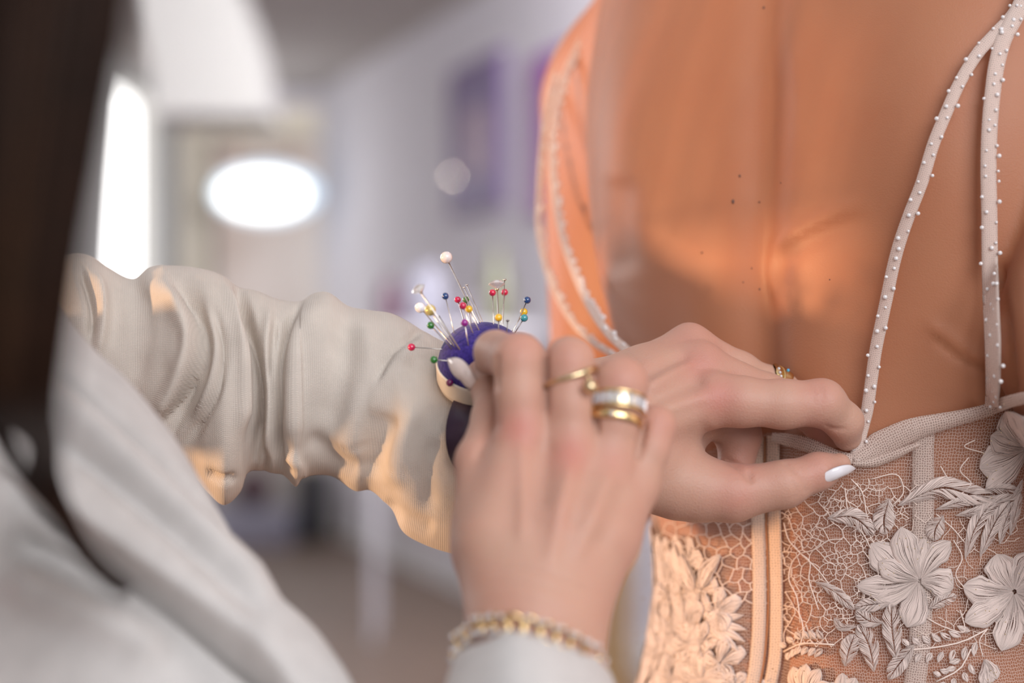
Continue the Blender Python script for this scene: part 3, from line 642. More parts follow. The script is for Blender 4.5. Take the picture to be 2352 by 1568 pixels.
fl = [('c', [(395, 640), (435, 700), (460, 772), (450, 840), (412, 920), (362, 985)], 15, .0048),
      ('v', [(490, 712), (517, 790), (505, 880), (463, 965), (418, 1025)], 10, .0024), ('r', [(470, 690), (492, 790), (480, 880), (435, 970)], 12, .0018),
      ('v', [(545, 655), (572, 745), (590, 827), (597, 909), (592, 1000), (585, 1070)], 11, .0068), ('r', [(520, 650), (548, 760), (560, 880), (550, 1000)], 14, .0028),
      ('v', [(633, 745), (627, 810), (624, 870)], 7, .002), ('v', [(690, 700), (660, 752), (643, 830), (640, 930), (638, 1020), (647, 1090)], 9, .0046),
      ('r', [(620, 700), (610, 800), (617, 930), (612, 1050)], 12, .0020), ('r', [(730, 690), (690, 780), (676, 900), (676, 1030)], 26, .0024),
      ('v', [(440, 880), (418, 950), (388, 1010)], 7, .0012), ('r', [(350, 640), (400, 740), (395, 860)], 22, .0012),
      ('v', [(180, 610), (200, 660), (212, 720), (205, 780)], 9, .0034), ('r', [(215, 625), (236, 680), (236, 760), (222, 820)], 13, .0022), ('v', [(262, 640), (268, 720), (262, 800)], 20, .0008),
      ('v', [(975, 752), (935, 782), (900, 812), (868, 876)], 8, .0018), ('r', [(985, 790), (930, 820), (885, 880), (850, 960)], 22, .0018),
      ('v', [(742, 1017), (800, 1026), (851, 1031), (905, 1075), (970, 1086), (1041, 1085)], 3, .0006),
      ('v', [(770, 720), (790, 800), (770, 900), (740, 980)], 34, .0014), ('r', [(830, 730), (850, 830), (820, 940), (780, 1060)], 30, .0020),
      ('v', [(900, 950), (870, 1020), (850, 1100)], 26, .0024), ('r', [(960, 930), (925, 1010), (905, 1120)], 24, .0022), ('v', [(1000, 1000), (985, 1080), (985, 1180)], 22, .0020), ('v', [(880, 1150), (930, 1190), (1000, 1220)], 18, .0014),
      ('v', [(470, 1085), (510, 1100), (545, 1095)], 8, .0024), ('v', [(600, 1020), (610, 1060), (605, 1090)], 8, .0016), ('r', [(660, 1040), (690, 1075), (690, 1100)], 12, .0016),
      ('v', [(700, 1000), (760, 1040), (830, 1090)], 22, .0016), ('v', [(305, 650), (330, 700), (335, 790), (310, 880)], 24, .0012)]
V = folds(V, N, [(a, b, c, d*1.45) for a, b, c, d in fl])
# small linen crumples
ph = rng.uniform(0, 6.28, 40); kx = rng.normal(0, 1, (40, 2)); kx = kx/np.linalg.norm(kx, axis=1)[:, None]*rng.uniform(25, 160, 40)[:, None]*6.28
X, Z = V[:, 0], V[:, 2]; cr = sum(np.sin(kx[i, 0]*X/4+kx[i, 1]*Z/4+ph[i]+1.3*np.sin(kx[(i+7) % 40, 0]*Z/9)) for i in range(40))/40
V = V+N*(cr*.0012)[:, None]
slv = mesh_obj('linen_sleeve', V, F, LINEN, seam, uv=uvs); tag(slv, 'gathered cream linen sleeve around the outstretched left arm')
# jacket front: a big rounded form running from the shoulder down to the right
E = lerp_poly([(60, 420, 0.474), (105, 560, 0.474), (140, 690, 0.474), (200, 783, 0.472), (300, 880, 0.470), (400, 1003, 0.467), (470, 1118, 0.464), (520, 1203, 0.461), (570, 1292, 0.457), (632, 1372, 0.454), (700, 1424, 0.450), (762, 1494, 0.444), (812, 1575, 0.438), (860, 1700, 0.424), (930, 1950, 0.404)], 150)
V = []; uvs = []; nB = 420
for i in range(150):
    j0, j1 = max(0, i-6), min(149, i+6); tx, ty2 = E[j1, 0]-E[j0, 0], E[j1, 1]-E[j0, 1]; l = math.hypot(tx, ty2); nx, ny = -ty2/l, tx/l
    nx, ny = -.80*.75+nx*.25, .60*.75+ny*.25; l = math.hypot(nx, ny); nx /= l; ny /= l
    if nx > 0: nx, ny = -nx, -ny
    e = W(*E[i]); Rp, b_ = .105, .045
    for k in range(nB):
        a = math.pi*k/360 if k < 360 else math.pi*(1+(k-360)/60); V.append(e+np.array([nx, 0, -ny])*Rp*(1-math.cos(a))+np.array([0, -1, 0])*(b_ if math.sin(a) > 0 else .004)*math.sin(a)); uvs.append((i*.003, k*.0012))
V = np.array(V); F = grid_faces(150, nB, True); N = vnormals(V, F)
if N[nB*70+nB//4][1] > 0: F = [f[::-1] for f in F]; N = -N
F += [tuple(range(nB)), tuple(range(149*nB, 150*nB))[::-1]]
jf = [('s', [(40, 1110), (150, 1195), (300, 1312), (430, 1405), (560, 1503), (680, 1600)], 16, -.0045), ('v', [(40, 1125), (150, 1205), (300, 1320), (430, 1413), (560, 1512), (680, 1605)], 13, .006),
      ('v', [(120, 850), (260, 975), (420, 1120), (600, 1300), (700, 1420)], 16, .0022), ('r', [(110, 900), (250, 1020), (420, 1190), (620, 1420)], 40, .003), ('v', [(110, 1000), (250, 1110), (420, 1260), (600, 1450)], 26, .0024),
      ('v', [(0, 1230), (150, 1290), (300, 1360)], 40, .006), ('r', [(0, 1320), (200, 1390), (400, 1500)], 60, .004)]
V = folds(V, N, [(a, b, c, d*2.0) for a, b, c, d in jf])
j = mesh_obj('jacket_front', V, F, LINEN2, seam, uv=uvs); tag(j, 'pale cream jacket front with a broad lapel')
V = []; uvs = []; nB = 48; AP = catmull(np.array([(-.345, .30, 1.36), (-.33, .29, 1.30), (-.29, .275, 1.16), (-.22, .28, 1.01), (-.10, .32, .99), (-.01, .385, 1.06)]), 60)
for i in range(60):
    T = AP[min(i+1, 59)]-AP[max(i-1, 0)]; T /= np.linalg.norm(T); a1 = np.cross(T, [0, 1, 0]); a1 /= np.linalg.norm(a1); a2 = np.cross(T, a1); t = i/59; r = (.074-.026*t)*min(1, math.sqrt(t*12+.02))
    for k in range(nB): a = 2*math.pi*k/nB; V.append(AP[i]+(a1*math.cos(a)+a2*math.sin(a))*r*(1+.03*math.sin(3*a+i*.5))); uvs.append((i*.006, k*.006))
j = mesh_obj('jacket_sleeve', V, grid_faces(60, nB, True)+[tuple(range(nB)), tuple(range(59*nB, 60*nB))[::-1]], LINEN2, seam, uv=uvs); tag(j, 'pale upper sleeve of the lowered right arm')
# cuff and lower sleeve of the right arm
cf = np.array([(1036, 1545), (1048, 1499), (1075, 1484), (1107, 1474), (1147, 1456), (1181, 1449), (1240, 1466), (1320, 1495), (1373, 1511), (1400, 1540)], float)
V = []; uvs = []; nB = 80
for i in range(30):
    t = i/29
    for k in range(nB):
        a = 2*math.pi*k/nB; hw = 182+min(t*60, 16)+t*60; x = 1218-math.cos(a)*hw
        front = np.interp(np.clip(1218-math.cos(a)*182, 1036, 1400), cf[:, 0], cf[:, 1]); y0 = front if math.sin(a) > 0 else 1545; y = y0+(2050-y0)*t**1.3
        p = W(x, y, .452-.05*t-math.sin(a)*(.034+.01*t)); V.append(p); uvs.append((k/nB*.2, t*.2))
n_ = len(V); c = np.mean(np.array(V).reshape(30, nB, 3), 1)
V2 = [tuple(c[i//nB]+(np.array(v)-c[i//nB])*[.94, .94, 1]) for i, v in enumerate(V)]
F = grid_faces(30, nB, True); F = F+[tuple(q+n_ for q in f)[::-1] for f in F]+[(k, n_+k, n_+(k+1) % nB, (k+1) % nB) for k in range(nB)]
j = mesh_obj('jacket_cuff', V+V2, F, LINEN2, seam, uv=uvs+uvs); tag(j, 'pale pointed cuff around the right wrist')
# hair hanging in front of the camera
mb = MB()
def strand(pts, r0, r1, n=14, ns=5):
    P = catmull(np.array([W(*p) for p in pts]), n); mb.add(*tube(P, np.linspace(r0, r1, n), ns))
edge = np.array([(-400, 330), (0, 292), (100, 262), (200, 228), (300, 214), (400, 200), (500, 182), (600, 165), (700, 150), (800, 140), (900, 124), (1000, 118)], float)
for i in range(620):
    w = rng.uniform(0, 1)**.75; d = rng.uniform(.235, .315); L0 = -260
    ys = [-420, -100, 150, 400, 650, 880]; wob = rng.normal(0, 7)
    pts = [(L0+(np.interp(y, edge[:, 0], edge[:, 1])-L0)*w+wob*math.sin(y*.008+i), y, d) for y in ys]
    if w > .35:      # the ends sweep down and to the right
        k = rng.uniform(0, 1); end = rng.uniform(.45, 1)**.6
        d2 = d+.075+rng.uniform(0, .02); tail = [(112+20*k-80*(1-w), 1010, d+.04), (112+25*k-(1-w)*60, 1110, d2), (142+25*k, 1200, d2+.004), (195+25*k, 1285, d2+.008), (270+30*k, 1350, d2+.01)]
        pts += tail[:2+int(end*3.99)]
    else: pts += [(pts[-1][0]+rng.uniform(-20, 30), rng.uniform(950, 1150), d)]
    strand(pts, .0017, .0007, 22, 4)
for i in range(160):
    k = rng.uniform(0, 1); d = rng.uniform(.34, .39)
    strand([(-30-60*k, 700, d), (-10-40*k, 900, d), (20-20*k, 1020, d), (70-10*k, 1110, d), (130+10*k, 1190, d), (205+20*k, 1290, d), (250+30*k, 1345, d)], .0011, .0004, 16, 4)
for i in range(30):
    d = rng.uniform(.24, .30); x0 = 250+rng.uniform(0, 60)
    strand([(x0, -300, d), (x0-5, -50, d), (x0-30, 120, d), (x0-60, 260, d)], .0004, .0002, 12, 3)
for i in range(150):  # loose strands out of view, added to thin the sun on the bride's back
    u = i/149; y0 = .44+.20*u+rng.normal(0, .004); x0 = -.27+rng.normal(0, .012)
    P = catmull(np.array([(-.275, .42+.06*u, 1.56), (x0-.01, y0-.02, 1.48), (x0, y0, 1.40), (x0+.012, y0+.01, 1.345), (x0-.02, y0+.02, 1.33)]), 14); mb.add(*tube(P, np.linspace(.0008, .0006, 14), 4))
hr = mb.build('hair', HAIRM, seam); hr['kind'] = 'stuff'
mb = MB(); P = catmull(np.array([W(-60, -600, .29), W(-40, -200, .29), W(-50, 200, .285), W(-70, 500, .28), W(-90, 800, .275), W(-110, 1000, .275)]), 20)
v, f = tube(P, [.024, .024, .023, .0225, .0215, .021, .0205, .020, .0195, .019, .018, .018, .0175, .017, .016, .015, .014, .012, .008, .003], 20); mb.add(v, f); o = mb.build('hair_bulk', HAIRM, seam)

# ------------------------------------------------------------------ pincushion
AX = np.array([.10, -.55, .83]); AX /= np.linalg.norm(AX); PC = W(1110, 843, .556); RC_ = R(105, .556); HC = R(98, .556)
sx = np.cross(AX, [0, 0, 1]); sx /= np.linalg.norm(sx); sy = np.cross(AX, sx)
def dome_sdf(P):
    q = P-PC; h = q@AX; r2 = (q@sx)**2+(q@sy)**2; k = np.where(h > 0, HC, RC_*.3)
    v = (np.sqrt(r2)/RC_)**2.3+(np.abs(h)/k)**2.3; return (v**(1/2.3)-1)*min(HC, RC_)*.8
pc = thing('pincushion', 'violet velvet wrist pincushion in a cream cup on the left wrist', 'pincushion', tuple(PC))
V, F = surface_net(dome_sdf, PC-.024, PC+.024, .0006); mesh_obj('cushion', V, F, VELVET, pc)
prof = [(0.80, -.0095), (.93, -.0088), (1.0, -.006), (1.03, -.001), (1.045, .0004), (1.03, .0012), (.99, .0008), (.97, -.002), (.90, -.006)]
V = [PC+AX*h+(sx*math.cos(a)+sy*math.sin(a))*RC_*r for r, h in prof for a in np.linspace(0, 2*math.pi, 49)[:-1]]
F = grid_faces(len(prof), 48, True)+[tuple(range(48))]; mesh_obj('cup', V, F, CREAMP, pc)
V = []; nn = 64
for i, (x0, x1) in enumerate(((1040, 1040), (1033, 1060), (1180, 1180), (1180, 1180))):
    pass
for r_, dd in ((1.0, 0), (1.0, 1), (.955, 1), (.955, 0)):
    for k in range(nn):
        a = 2*math.pi*k/nn; y = 985-math.cos(a)*108*r_; bow = 34*(math.cos(a))**2; x = 1033+bow if dd == 0 else 1165
        p = W(x, y, .575); p[1] -= math.sin(a)*.037*r_; V.append(p)
F = [(i*nn+k, i*nn+(k+1) % nn, ((i+1) % 4)*nn+(k+1) % nn, ((i+1) % 4)*nn+k) for i in range(4) for k in range(nn)]
mesh_obj('wristband', V, F, BANDM, pc)
COLS = dict(pearl=(.80, .68, .64), white=(.85, .82, .84), ypearl=(.75, .62, .22), navy=(.008, .045, .17), crimson=(.55, .008, .07), green=(.02, .17, .025), green2=(.06, .16, .05), yellow=(.80, .48, .02), purple=(.28, .01, .24), teal=(.04, .28, .33), magenta=(.20, .01, .11), red=(.62, .008, .055))
PM = {k: simple('pin head '+k, v, .16, 0, Coat_Weight=1.0, Coat_Roughness=.06) for k, v in COLS.items()}
PM['ypearl'].node_tree.nodes['Principled BSDF'].inputs['Metallic'].default_value = .35
def pin(label, kind, hx, hy, r, ex, ey, shaft=STEEL, dd=None, group='pins stuck in the violet pincushion', sr=.00026, tint=None):
    E = raycast([ex], [ey], dome_sdf, .5, .7)[0]
    if not np.isfinite(E).all(): E = W(ex, ey, .562)
    L = math.hypot(hx-ex, hy-ey)
    n = bnormal(E[None], dome_sdf)[0]; d = E[1]+(n[1]*R(L, .55)*.55 if dd is None else dd)
    Hd = W(hx, hy, d); t = thing('pin', label, 'pin', tuple(Hd), group)
    u = (Hd-E)/np.linalg.norm(Hd-E); rr = R(r, d)
    mb = MB(); mb.add(*tube([E-u*.004, E, Hd-u*rr*.5], sr*.85, 7)); mb.build('shaft', shaft, t)
    if kind == 'ball': mb = MB(); mb.add(*sphere(Hd, rr, 18, 12)); mb.build('head', PM[tint], t)
    elif kind == 'flat': mb = MB(); mb.add(*sphere(Hd, rr, 10, 7, (1, 1, .7))); mb.build('head', shaft, t)
    else:      # brilliant cut crystal
        A = u; a1 = np.cross(A, [0, 1, .2]); a1 /= np.linalg.norm(a1); a2 = np.cross(A, a1); V = []; n = 10
        for rad, h, of in ((.12, -1.0, 0), (1, -.18, 0), (1, -.02, 0), (.60, .42, .5)):
            for k in range(n):
                an = 2*math.pi*(k+of)/n; V.append(Hd+A*h*rr*.72+(a1*math.cos(an)+a2*math.sin(an))*rr*rad)
        F = [];
        for i in range(3):
            for k in range(n):
                l = (k+1) % n
                if i == 1: F.append((i*n+k, i*n+l, (i+1)*n+l, (i+1)*n+k))
                else: F += [(i*n+k, i*n+l, (i+1)*n+k), (i*n+l, (i+1)*n+l, (i+1)*n+k)]
        F += [tuple(range(n))[::-1], tuple(3*n+k for k in range(n))]
        mesh_obj('crystal_head', V, F, CRYSTAL, t, False)
        mb = MB(); mb.add(*sphere(Hd-A*rr*.72, rr*.22, 8, 6)); mb.build('collar', PALEGOLD, t)
    return t
B = 'ball'
pin('tallest pin, with a big blush pearl head, rising above all others', B, 1025, 591, 14, 1098, 742, dd=.004, tint='pearl', sr=.00034)
pin('crystal headed pin at the left, its cut stone tilted', 'x', 960, 662, 17, 1056, 802, sr=.00038)
pin('white ball pin tucked behind the golden pearl pin', B, 965, 706, 12.5, 1036, 790, tint='white', dd=.004, sr=.0003)
pin('pin with a big golden yellow pearl head', B, 988, 712, 13.5, 1044, 796, tint='ypearl', sr=.00034)
pin('navy ball pin standing alone on a pale bluish shaft, left of the crimson ones', B, 1023, 680, 8.2, 1043, 764, tint='navy')
pin('crimson ball pin just left of the dim green ball', B, 1051, 688, 7.6, 1068, 744, tint='crimson', dd=.006)
pin('dim green ball pin behind the shaft of the tallest pearl pin', B, 1070, 688, 8, 1082, 742, tint='green2', dd=.006)
pin('crimson ball pin touching the left side of a yellow ball', B, 1063, 702, 8.6, 1086, 764, tint='crimson')
pin('yellow ball pin touching a crimson ball at the middle of the cluster', B, 1077, 709.5, 8.6, 1100, 758, tint='yellow')
pin('purple ball pin standing low in the middle of the cushion', B, 1067, 741, 8.8, 1076, 793, tint='purple')
pin('green ball pin below the golden pearl, leaning left', B, 989, 747, 9, 1038, 801, tint='green', shaft=DSTEEL)
pin('bare steel pin with a tiny flat head, right of the golden pearl', 'flat', 1009, 726, 3, 1056, 802, shaft=DSTEEL)
pin('left one of two thin steel pins leaning side by side behind the cluster', 'flat', 1066, 660, 3, 1104, 740, dd=.006, sr=.0002)
pin('right one of two thin steel pins leaning side by side behind the cluster', 'flat', 1072, 654, 3, 1109, 739, dd=.006, sr=.0002)
pin('crimson ball pin pointing straight out to the left over the sleeve', B, 945, 797, 9, 1015, 802, tint='crimson', dd=-.003)
pin('green ball pin lying level at the left edge of the cushion', B, 996.5, 826, 9, 1034, 829, tint='green', dd=-.003)
pin('dark magenta ball pin pushed into the cushion just above the cream cup', B, 1033, 879, 8.6, 1038, 876, tint='magenta', dd=-.001)
pin('crystal headed pin at the right, upright above two red balls', 'x', 1141, 651, 19, 1145, 744, sr=.00036, dd=.004)
pin('red ball pin directly under the left side of the upright crystal', B, 1131, 672, 8, 1133.5, 744, tint='red', dd=.001)
pin('red ball pin directly under the right side of the upright crystal', B, 1159, 671, 8, 1151, 745, tint='red', dd=.002)
pin('yellow ball pin standing upright just behind the index finger', B, 1145, 729, 9, 1145, 765, tint='yellow', shaft=DSTEEL)
pin('short steel pin with a small round grey head', 'flat', 1166, 736, 4, 1164, 762, shaft=DSTEEL)
pin('navy ball pin topmost of the three at the right end', B, 1211, 689, 8.3, 1178, 762, tint='navy', dd=.003)
pin('yellow ball pin right above the teal one at the right end', B, 1203, 716, 8.8, 1177, 758, tint='yellow', dd=.001)
pin('teal ball pin leaning right, lowest of the three at the right end', B, 1204, 730, 8.8, 1183, 763, tint='teal', dd=-.001, shaft=DSTEEL)
pin('tiny silver headed pin peeking out behind the upright crystal', 'flat', 1159, 642, 4, 1155, 742, dd=.008, sr=.0002)

# ------------------------------------------------------------------ rings and bracelet
def ring_path(c, r, nrm, n=40, a0=0, a1=2*math.pi):
    nrm = np.array(nrm, float); nrm /= np.linalg.norm(nrm); x = np.cross(nrm, [0, 1, 0]); x /= np.linalg.norm(x); y = np.cross(nrm, x)
    a = np.linspace(a0, a1, n, endpoint=False); return c+r*(np.cos(a)[:, None]*x+np.sin(a)[:, None]*y), x, y
def band(name, c, r, nrm, w, th, mat, parent, n=56):
    """flat band: rectangle section swept round the ring"""
    nrm = np.array(nrm, float); nrm /= np.linalg.norm(nrm); P, x, y = ring_path(c, 1, nrm, n); V = []
    for p in P:
        u = p-c
        for (a, b) in ((r, -w*.8), (r+th*.7, -w), (r+th, -w*.5), (r+th, w*.5), (r+th*.7, w), (r, w*.8)): V.append(c+u*a+nrm*b)
    return mesh_obj(name, V, grid_faces(n+1, 6, True)[:0]+[(i*6+k, i*6+(k+1) % 6, ((i+1) % n)*6+(k+1) % 6, ((i+1) % n)*6+k) for i in range(n) for k in range(6)], mat, parent)
DIA = simple('clear stones', (.95, .95, 1), .03, 0, Transmission_Weight=.5, IOR=2.2, Coat_Weight=1)
c = W(1419, 930, .488); nrm = (.10, .33, .93)
t = thing('ring', 'wide gold ring with a row of clear baguette stones on the ring finger', 'ring', tuple(c), 'gold rings on the fingers')
rr = R(58, .488)
band('band', c-np.array([.1, .33, .93])*.0026, rr, nrm, .0006, .0011, GOLD, t); band('band', c+np.array([.1, .33, .93])*.0026, rr, nrm, .0006, .0011, GOLD, t); band('setting', c, rr-.0002, nrm, .0025, .0006, PALEGOLD, t)
P, x, y = ring_path(c, 1, nrm, 26); nv = np.array(nrm)/np.linalg.norm(nrm)
for i in range(26):
    u = P[i]-c; s = np.cross(nv, u)
    if u[1] > .35: continue
    q = c+u*(rr+.0008); V = [q+s*a*.0008+nv*b*.0020+u*e for e, k in ((-.0004, 1), (.0004, .8)) for a, b in ((-k, -k), (k, -k), (k, k), (-k, k))]
    mesh_obj('stone', V, [(3, 2, 1, 0), (4, 5, 6, 7), (0, 1, 5, 4), (1, 2, 6, 5), (2, 3, 7, 6), (3, 0, 4, 7)], DIA, t, False)
c2 = W(1411, 966, .487)
t = thing('ring', 'plain yellow gold ring with one tiny stone, just below the baguette ring', 'ring', tuple(c2), 'gold rings on the fingers')
band('band', c2, R(57, .487), (.16, .30, .93), .0016, .0014, GOLD, t); q = c2+np.array([-.0016, -.0100, .0030]); mb = MB(); mb.add(*sphere(q, .0009, 10, 7)); mb.build('stone', DIA, t)
c3 = W(1308, 872, .487); r3 = R(56, .487)
t = thing('ring', 'slender open pale gold ring ending in a ball on the middle finger', 'ring', tuple(c3), 'gold rings on the fingers')
aa = np.linspace(0, 2*math.pi*1.04, 60); zo = np.interp(aa, [0, .8, math.pi*.5, math.pi, 4, 6.0, 7], [26, 22, 8, -18, -20, -18, -17])/FPX*.487
P = np.array([c3+np.array([math.cos(a)*r3*1.05, -math.sin(a)*r3*1.02, z]) for a, z in zip(aa, zo)])
mb = MB(); mb.add(*tube(P, np.interp(aa, [0, 1, 3, 6.5], [.0013, .00125, .0006, .0009]), 12)); mb.build('band', PALEGOLD, t)
q = W(1356, 888, .476); mb = MB(); mb.add(*sphere(q, R(17, .476), 20, 14)); mb.build('ball_end', PALEGOLD, t)
q = W(1352, 868, .478); mb = MB(); mb.add(*sphere(q, R(6.5, .478), 14, 9)); mb.build('bead_end', PALEGOLD, t)
# leaf ring on the far hand
c4 = W(1773, 881, .592); fd = W(1835, 905, .598)-W(1700, 848, .588); fd /= np.linalg.norm(fd)
t = thing('ring', 'ornate gold leaf ring on the far hand that holds the strap', 'ring', tuple(c4), 'gold rings on the fingers')
band('band', c4, R(37, .592), fd, .0010, .0010, GOLD, t)
upv = np.array([-.12, -.62, .78]); upv -= fd*(upv@fd); upv /= np.linalg.norm(upv); sd = np.cross(fd, upv); r4 = R(39, .592)
def leafpt(a, w): return c4+(upv*math.cos(a)+sd*math.sin(a))*(r4+.0004)+fd*w
for sgn in (-1, 1):
    V = []
    for i in range(14):
        tt = i/13; a = -1.15+2.2*tt; ww = .0046*math.sin(math.pi*min(1, tt*1.02))**.8
        for k in range(6): w = .0008*math.sin(tt*3)+sgn*(ww*k/5); V.append(leafpt(a+.10*k/5, w)+(upv*math.cos(a)+sd*math.sin(a))*(.0008*math.sin(k/5*2.6)+.00025*math.sin(tt*60)))
    n_ = len(V); V2 = [v-(upv*.0006) for v in V]; F = grid_faces(14, 6)
    mesh_obj('leaf_blade', V+V2, F+[tuple(q+n_ for q in f)[::-1] for f in F], GOLD, t)
mb = MB(); mb.add(*tube([leafpt(-1.5+2.7*i/15, .0008*math.sin(i/5)-.002*max(0, (4-i)/4))+upv*.0006 for i in range(16)], .0005, 8)); mb.build('midrib', GOLD, t)
for i, (a, w, cc) in enumerate(((.35, -.0022, DIA), (.55, -.0015, DIA), (.1, -.0026, DIA), (-.15, .0026, simple('blue stone', (.05, .35, .6), .1, 0, Coat_Weight=1)))):
    mb = MB(); mb.add(*sphere(leafpt(a, w)+upv*.0010, .0007, 9, 6)); mb.build('stone', cc, t)
# bracelet
bl = [(1050, 1500), (1054, 1478), (1068, 1456), (1090, 1441), (1125, 1431), (1175, 1428), (1225, 1438), (1275, 1455), (1325, 1478), (1362, 1502), (1384, 1528)]
P = lerp_poly(bl, 44); Q = raycast(P[:, 0], P[:, 1], fR, .38, .6)
ctr = W(1218, 1500, .456); front = []
for i in range(44):
    q = Q[i]
    if not np.isfinite(q).all() or abs(P[i, 0]-1218) > 152: q = W(P[i, 0], P[i, 1], .452)
    front.append(q+np.array([0, -.0022, 0]))
front = np.array(front); front[:, 1] = np.convolve(np.pad(front[:, 1], 3, mode='edge'), np.ones(7)/7, 'valid')
backp = catmull(np.array([front[-1], W(1370, 1545, .470), W(1220, 1560, .492), W(1080, 1530, .472), front[0]]), 30)[1:-1]
loop = np.concatenate([front, backp]); seg = np.linalg.norm(np.roll(loop, -1, 0)-loop, axis=1); cum = np.concatenate([[0], np.cumsum(seg)])
t = thing('bracelet', 'gold curb chain bracelet set with clear stones around the right wrist', 'bracelet', tuple(ctr))
nl = 34; lo_ = np.concatenate([loop, loop[:1]])
for i in range(nl):
    s = cum[-1]*i/nl; p = np.array([np.interp(s, cum, lo_[:, k]) for k in range(3)]); p2 = np.array([np.interp((s+.002) % cum[-1], cum, lo_[:, k]) for k in range(3)])
    T = p2-p; T /= np.linalg.norm(T); O_ = p-ctr; O_ -= T*(O_@T); O_[2] *= .2; O_ /= np.linalg.norm(O_); S = np.cross(T, O_); S /= np.linalg.norm(S)
    T2 = T*math.cos(.5)+S*math.sin(.5); S2 = -T*math.sin(.5)+S*math.cos(.5)
    a = np.linspace(0, 2*math.pi, 14, endpoint=False); ring = [p+T2*math.cos(b)*.0036+S2*math.sin(b)*.0024+O_*.0007*math.sin(b*2) for b in a]
    mb = MB(); mb.add(*tube(ring, .0007, 6, closed=True)); lk = mb.build('link', GOLD, t)
    if i % 7 != 6:
        mb = MB()
        for b in (.5, 1.6, 3.6, 4.7): mb.add(*sphere(p+T2*math.cos(b)*.0036+S2*math.sin(b)*.0024+O_*.0010, .00095, 8, 6))
        mb.build('stones', DIA, t)

# ------------------------------------------------------------------ wedding dress
def dress_sdf(P): return bride_sdf(P)-.003
PINCH = W(1957, 1050, .575)
def pull(P):
    x, y = proj(P); g = np.exp(-(((x-1955)/75)**2+((y-1055)/42)**2)); tgt = .5715
    P = P.copy(); dd = (tgt-P[:, 1])*g; sc = (P[:, 1]+dd)/P[:, 1]; P[:, 0] *= sc; P[:, 2] = CZ+(P[:, 2]-CZ)*sc; P[:, 1] *= sc; return P
def on_dress(px, py, off=0.0):
    P = raycast(px, py, lambda Q: bride_sdf(Q)-.003-off, .42, .95, miss=.82); return pull(P)
dress = thing('wedding_dress', 'blush lace wedding dress with open back and pearl beaded straps', 'dress', (.165, .68, 1.02))
edge_px = lerp_poly([(1545, 1075), (1620, 1040), (1700, 1005), (1775, 994), (1850, 1008), (1912, 1036), (1960, 1047), (2005, 1006), (2050, 984), (2110, 961), (2200, 944), (2262, 930), (2310, 907), (2352, 898), (2450, 880)], 60)
EP = raycast(edge_px[:, 0], edge_px[:, 1], lambda Q: torso_sdf(Q)-.003, .42, .95, miss=.8)
def tor_c(z):
    a, b, sx_, sy_ = tor(z); return np.stack([sx_-NN[0]*b, sy_-NN[1]*b], -1)
ce = EP[:, :2]-tor_c(EP[:, 2]); phi = np.arctan2(ce@NN[:2], ce@UU[:2]); o_ = np.argsort(phi); phs, zz_ = phi[o_], EP[o_, 2]
nph, nz = 420, 110; PH = np.linspace(-math.pi, math.pi, nph, endpoint=False)+0.0
zt = np.interp(PH, phs, zz_, left=zz_[0], right=zz_[-1]); V = np.zeros((nph, nz, 3)); uvs = np.zeros((nph, nz, 2))
for j in range(nz):
    z = 1.02+(zt-1.02)*(j/(nz-1)); c = tor_c(z); dr = np.cos(PH)[:, None]*UU[:2]+np.sin(PH)[:, None]*NN[:2]; r = np.full(nph, .1)
    for _ in range(14): r = r-(torso_sdf(np.column_stack([c+dr*r[:, None], z]))-.003)*.9
    V[:, j, :2] = c+dr*r[:, None]; V[:, j, 2] = z; uvs[:, j, 0] = PH*.115; uvs[:, j, 1] = z
V = V.reshape(-1, 3); F = [(i*nz+j, ((i+1) % nph)*nz+j, ((i+1) % nph)*nz+j+1, i*nz+j+1) for i in range(nph-1) for j in range(nz-1)]+[((nph-1)*nz+j, j, j+1, (nph-1)*nz+j+1) for j in range(nz-1)]
front_ = V[:, 1] < .75; Vp = V.copy(); Vp[front_] = pull(V[front_]); N = vnormals(Vp, F)
if N[(nph*3//4)*nz+50]@NN < 0: F = [f[::-1] for f in F]; N = -N
Vp = folds(Vp, N, [('r', [(1965, 1060), (2040, 1040), (2120, 1000)], 9, .0016), ('r', [(1965, 1075), (2040, 1080), (2110, 1060)], 8, .0012), ('v', [(1965, 1068), (2040, 1062), (2120, 1030)], 7, .001), ('r', [(1960, 1085), (2010, 1120), (2060, 1160)], 9, .0012), ('r', [(1950, 1085), (1955, 1130), (1970, 1180)], 9, .001)])
mesh_obj('bodice', Vp, F, TULLE, dress, uv=uvs.reshape(-1, 2))
